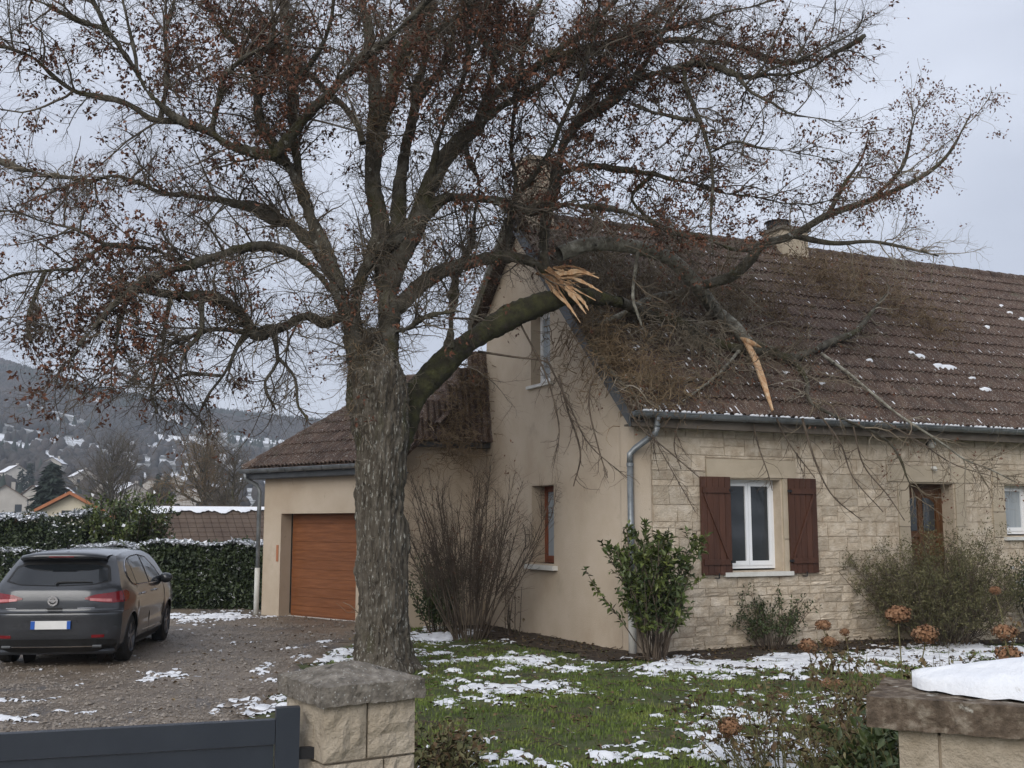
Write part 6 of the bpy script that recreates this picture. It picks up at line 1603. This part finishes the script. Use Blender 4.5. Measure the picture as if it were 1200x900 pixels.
for sg in (-1, 1):
    xs = np.linspace(.80, 3.02, 26); P = [SF(np.array(x), np.interp(x, *ZL), sg, .008) for x in xs[::-1]] + [SF(np.array(x), np.interp(x, *ZH), sg, .008) for x in xs]
    mb = MB(); mb.tube(P, .007, 5); mb.build('window_trim', MT['chrome'], car, local=True)
    for pts in ([(2.02, 1.03), (2.02, .6), (2.04, .3)], [(3.02, 1.0), (3.05, .8), (3.0, .34)], [(1.17, 1.05), (1.12, .82), (1.22, .62), (1.32, .32)], [(1.32, .3), (3.0, .3)], [(.24, .742), (.5, .752)]):
        q = resample([SF(np.array(a), np.array(b), sg, .001) for a, b in pts], 12); mb = MB(); mb.tube(q, .0045, 4); mb.build('door_seam', MT['black_plastic'], car, local=True)
    for x in (1.33, 2.2):
        mb = MB(); q = [SF(np.array(x + d), np.array(.93), sg, o) for d, o in ((0, .0), (.02, .035), (.15, .038), (.18, .0))]; mb.tube(q, .014, 6); mb.build('door_handle', MT['chrome'] if sg < 0 else MT['paint'], car, smooth=True, local=True)
    mb = MB(); c = SF(np.array(2.95), np.array(1.08), sg, .1)
    th = np.linspace(0, PI, 9); ring = []
    for a in np.linspace(0, PI, 10):
        ring.append([(c[0] - .02 + math.cos(a) * .075 * 1.0, c[1] + sg * math.sin(a) * math.cos(b_) * .11, c[2] + math.sin(a) * math.sin(b_) * .085) for b_ in np.linspace(0, 2 * PI, 12)])
    mb.grid(np.array(ring)); mr = mb.build('mirror', MT['paint'], car, smooth=True, local=True)
    mb = MB(); mb.tube([SF(np.array(2.95), np.array(1.03), sg, -.02), SF(np.array(2.95), np.array(1.05), sg, .07)], .025, 6); mb.build('mirror_arm', MT['black_plastic'], car, local=True)
    spatch(1.35, 3.0, ([1.35, 3], [.205, .205]), ([1.35, 3], [.30, .29]), .006, 'sill_trim', MT['black_plastic'], sides=(sg,))
    spatch(1.6, 2.9, ([1.6, 2.9], [.36, .345]), ([1.6, 2.9], [.372, .357]), .008, 'sill_strip', MT['chrome'], sides=(sg,))
    for (wx, wz) in WH:
        a = np.linspace(-.25, PI + .25, 30); pts = [SF(np.array(wx + .372 * math.cos(t)), np.array(max(.2, wz + .372 * math.sin(t))), sg, -.004) for t in a]
        mb = MB(); mb.tube(pts, .012, 6); mb.build('arch_lip', MT['paint'], car, smooth=True, local=True)
        mb = MB(); mb.grid(np.array([[(wx + .37 * math.cos(t), sg * y_, wz + .37 * math.sin(t)) for t in np.linspace(-.5, PI + .5, 20)] for y_ in (.5, .875)])); mb.add([(wx + .4 * math.cos(t), sg * .5, wz + .4 * math.sin(t)) for t in np.linspace(0, 2 * PI, 20, endpoint=False)], [tuple(range(20))]); mb.build('wheel_housing', MT['black_plastic'], car, local=True)
def rpatch(t0, t1, zl, zh, off, name, m, nt=16, nz=6, parent=None, lab=None):
    G = np.zeros((nt, nz, 3))
    for i, t in enumerate(np.linspace(t0, t1, nt)):
        a, b = np.interp(t, *zl), np.interp(t, *zh)
        for j in range(nz): G[i, j] = RF(np.array(t), np.array(a + (b - a) * j / (nz - 1)), off)
    mb = MB(); mb.grid(G)
    edge = [G[i, 0] for i in range(nt)] + [G[-1, j] for j in range(1, nz)] + [G[i, -1] for i in range(nt - 2, -1, -1)] + [G[0, j] for j in range(nz - 2, 0, -1)]
    k = len(edge); mb.add(edge + [e + np.array([off + .01, 0, 0]) for e in edge], [(i, (i + 1) % k, (i + 1) % k + k, i + k) for i in range(k)])
    return mb.build(name, m, parent or car, local=True)
cst = lambda v: ([-1, 1], [v, v])
rpatch(-.88, .88, ([-.88, -.6, 0, .6, .88], [1.16, 1.115, 1.10, 1.115, 1.16]), ([-.88, -.7, 0, .7, .88], [1.36, 1.43, 1.44, 1.43, 1.36]), .004, 'rear_window_surround', MT['black_plastic'], 24)
rpatch(-.83, .83, ([-.83, -.6, 0, .6, .83], [1.17, 1.125, 1.11, 1.125, 1.17]), ([-.83, -.7, 0, .7, .83], [1.33, 1.385, 1.395, 1.385, 1.33]), .009, 'rear_window', MT['glass_dark'], 24)
# roof spoiler, high brake light, wiper
mb = MB()
for (dz, nm) in ((0, ''),):
    G = np.zeros((22, 5, 3))
    for i, t in enumerate(np.linspace(-.92, .92, 22)):
        k = abs(t) ** 4
        top = RF(np.array(t), np.array(1.50)); y = top[1]
        G[i] = [(top[0] + .16, y, 1.555 - k * .05 + .02 * (1 - t * t)), (.44 + k * .12, y, 1.545 - k * .05 + .015 * (1 - t * t)), (.33 + k * .16, y * 1.0, 1.515 - k * .04), (.345 + k * .16, y, 1.487 - k * .04), (.5 + k * .1, y, 1.45 - k * .03)]
    mb.grid(G)
mb.build('roof_spoiler', MT['paint'], car, smooth=True, local=True)
mb = MB(); mb.box(.325, .36, -.17, .17, 1.492, 1.506); mb.build('brake_light', MT['red_lens'], car, local=True)
mb = MB(); q = [RF(np.array(t), np.array(z), .02) for t, z in ((.02, 1.125), (.04, 1.15), (.42, 1.155), (.60, 1.15))]; mb.tube(resample(q, 8), [.02, .02, .018, .014, .012, .01, .008, .006], 6); mb.build('rear_wiper', MT['black_plastic'], car, local=True)
# lamps
for s in (-1, 1):
    r = (lambda z, L_: ([s * a for a in z][::s], L_[::s]))
    zl = r([.48, .7, .86, 1.0], [.925, .885, .87, .875]); zh = r([.48, .62, .86, 1.0], [.945, .985, 1.01, 1.03])
    a, b = (.48, .995) if s > 0 else (-.995, -.48)
    tl = rpatch(a, b, zl, zh, .012, 'tail_light', MT['red_lens'], 14)
    a, b = (.56, .86) if s > 0 else (-.86, -.56)
    rpatch(a, b, r([.56, .86], [.905, .885]), r([.56, .86], [.94, .925]), .017, 'tail_light_lens', MT['pink_lens'], 8, parent=tl)
    spatch(.315, .56, ([.315, .45, .56], [.875, .90, .95]), ([.315, .45, .56], [1.03, 1.035, 1.0]), .010, 'tail_light', MT['red_lens'], sides=(-s,), nx=8)
    a, b = (.62, .80) if s > 0 else (-.80, -.62)
    rpatch(a, b, cst(.405), cst(.445), .008, 'reflector', MT['red_lens'], 6)
    rpatch(s * .5 - .13, s * .5 + .05 + (.08 if s > 0 else .08), cst(.80), cst(.812), .006, 'badge', MT['chrome'], 6) if s > 0 else rpatch(-.72, -.56, cst(.80), cst(.812), .006, 'badge', MT['chrome'], 6)
    mb = MB(); c = RF(np.array(s * .72), np.array(.285), .02); mb.tube([c + [0, .06, 0], c + [0, -.06, 0]], .022, 8); mb.build('exhaust_trim', MT['grey_metal'], car, local=True)
rpatch(-.97, .97, ([-1, 1], [.205, .205]), ([-1, -.7, .7, 1], [.36, .39, .39, .36]), .006, 'lower_bumper', MT['black_plastic'], 30)
rpatch(-.68, .68, cst(.275), cst(.29), .012, 'bumper_strip', MT['chrome'], 20)
rpatch(-.99, .99, cst(.742), cst(.750), .004, 'bumper_seam', MT['black_plastic'], 30)
rpatch(-.40, .40, ([-.4, -.32, .32, .4], [.6, .505, .505, .6]), cst(.66), .003, 'plate_recess', MT['paint'], 12)
def flat(y0, y1, z0, z1, x, nm, m, par=car):
    mb = MB(); mb.box(x, x + .03, y0, y1, z0, z1); return mb.build(nm, m, par, local=True)
pl = flat(-.26, .26, .53, .64, -.022, 'number_plate', MT['plate'])
flat(.205, .2605, .531, .639, -.0245, 'plate_band', MT['plate_blue'], pl); flat(-.2605, -.215, .531, .639, -.0245, 'plate_band', MT['plate_blue'], pl)
mb = MB(); mb.tube([(.02, 0, .905), (.045, 0, .905)], .068, 24); em = mb.build('emblem', MT['chrome'], car, smooth=False, local=True)
mb = MB(); mb.tube([(.012, .042 * math.cos(a), .905 + .032 * math.sin(a) + .002) for a in np.linspace(PI * 1.05, PI * 1.95, 9)], [.003, .006, .008, .010, .011, .010, .008, .006, .003], 6); mb.build('emblem_mark', MT['black_plastic'], em, local=True)
mb = MB(); mb.tube([(.012, .036 * math.cos(a), .915 + .022 * math.sin(a)) for a in np.linspace(PI * .15, PI * .85, 7)], .003, 5); mb.build('emblem_mark', MT['black_plastic'], em, local=True)
mb = MB(); mb.box(.035, .06, -.12, .08, .795, .812); mb.build('tailgate_handle', MT['black_plastic'], car, local=True)
mb = MB(); mb.add([(.62, -.012, 1.60), (.62, .012, 1.60), (.74, 0, 1.60), (.60, 0, 1.665), (.63, 0, 1.665)], [(0, 1, 3), (0, 3, 4), (1, 4, 3), (0, 4, 2), (1, 2, 4)]); mb.build('aerial', MT['black_plastic'], car, local=True)
# front: bonnet end lamps and windscreen so the car is whole
spatch(3.75, 4.25, ([3.75, 4.25], [.66, .6]), ([3.75, 4.25], [.84, .72]), .01, 'headlight', MT['chrome'], nx=8)
G = np.zeros((10, 9, 3))
for i, s in enumerate(np.linspace(.6, .76, 10)):
    k = int(s * 149); a, b = GR[k, -1], GL[k, -1]
    for j in range(9):
        t = .06 + .88 * j / 8; q = 1 - (2 * t - 1) ** 2; G[i, j] = a * (1 - t) + b * t + np.array([.1 * q * .9 + .01, 0, .055 * q ** .6 + .008])
mb = MB(); mb.grid(G); mb.build('windscreen', MT['glass_dark'], car, smooth=True, local=True)
def wheel(x, sg):
    mb = MB(); prof = [(.205, .0), (.23, -.01), (.30, -.014), (.328, -.03), (.336, -.06), (.336, -.16), (.325, -.2), (.2, -.2)]
    n = 36; G = np.array([[(x + r * math.cos(t), sg * (.895 + o), .336 + r * math.sin(t) - .002) for t in np.linspace(0, 2 * PI, n + 1)] for r, o in prof]); mb.grid(G)
    w = mb.build('wheel', MT['rubber'], car, smooth=True, local=True)
    mb = MB(); mb.grid(np.array([[(x + r * math.cos(t), sg * (.895 + o), .334 + r * math.sin(t)) for t in np.linspace(0, 2 * PI, n + 1)] for r, o in ((.213, .0), (.215, -.012), (.198, -.012), (.195, -.05), (.19, -.14))]))
    for k in range(5):
        for dd in (-.11, .11):
            a = k * 2 * PI / 5 + .3 + dd; a0 = k * 2 * PI / 5 + .3
            p0 = np.array([math.cos(a0) * .04, math.sin(a0) * .04]); p1 = np.array([math.cos(a) * .2, math.sin(a) * .2]); w_ = np.array([-math.sin(a), math.cos(a)]) * .012
            mb.hexa([(x + q[0], sg * (.895 + o), .334 + q[1]) for q, o in ((p0 - w_, -.05), (p0 + w_, -.05), (p1 + w_, -.04), (p1 - w_, -.04), (p0 - w_, -.018), (p0 + w_, -.018), (p1 + w_, -.010), (p1 - w_, -.010))])
    mb.tube([(x, sg * .845, .334), (x, sg * .883, .334)], .045, 12)
    mb.build('rim', MT['alloy'], w, local=True)
    mb = MB(); mb.tube([(x, sg * .80, .334), (x, sg * .81, .334)], .195, 24); mb.build('brake_disc', MT['black_plastic'], w, local=True)
for x in (.84, 3.46):
    for sg in (-1, 1): wheel(x, sg)

# ------------------------------------------------------------------ haze
mb = MB(); mb.box(-1480, 1480, -1480, 1480, -1.2, 330)
hz_o = mb.build('haze', None); hz_o['kind'] = 'stuff'
hm = bpy.data.materials.new('haze'); hm.use_nodes = True; ht = hm.node_tree; ht.nodes.clear()
ho = ht.nodes.new('ShaderNodeOutputMaterial'); pv = ht.nodes.new('ShaderNodeVolumePrincipled')
pv.inputs['Color'].default_value = (.80, .88, 1, 1); pv.inputs['Density'].default_value = .00055; pv.inputs['Anisotropy'].default_value = 0.2
ht.links.new(pv.outputs[0], ho.inputs['Volume']); hz_o.data.materials.append(hm)
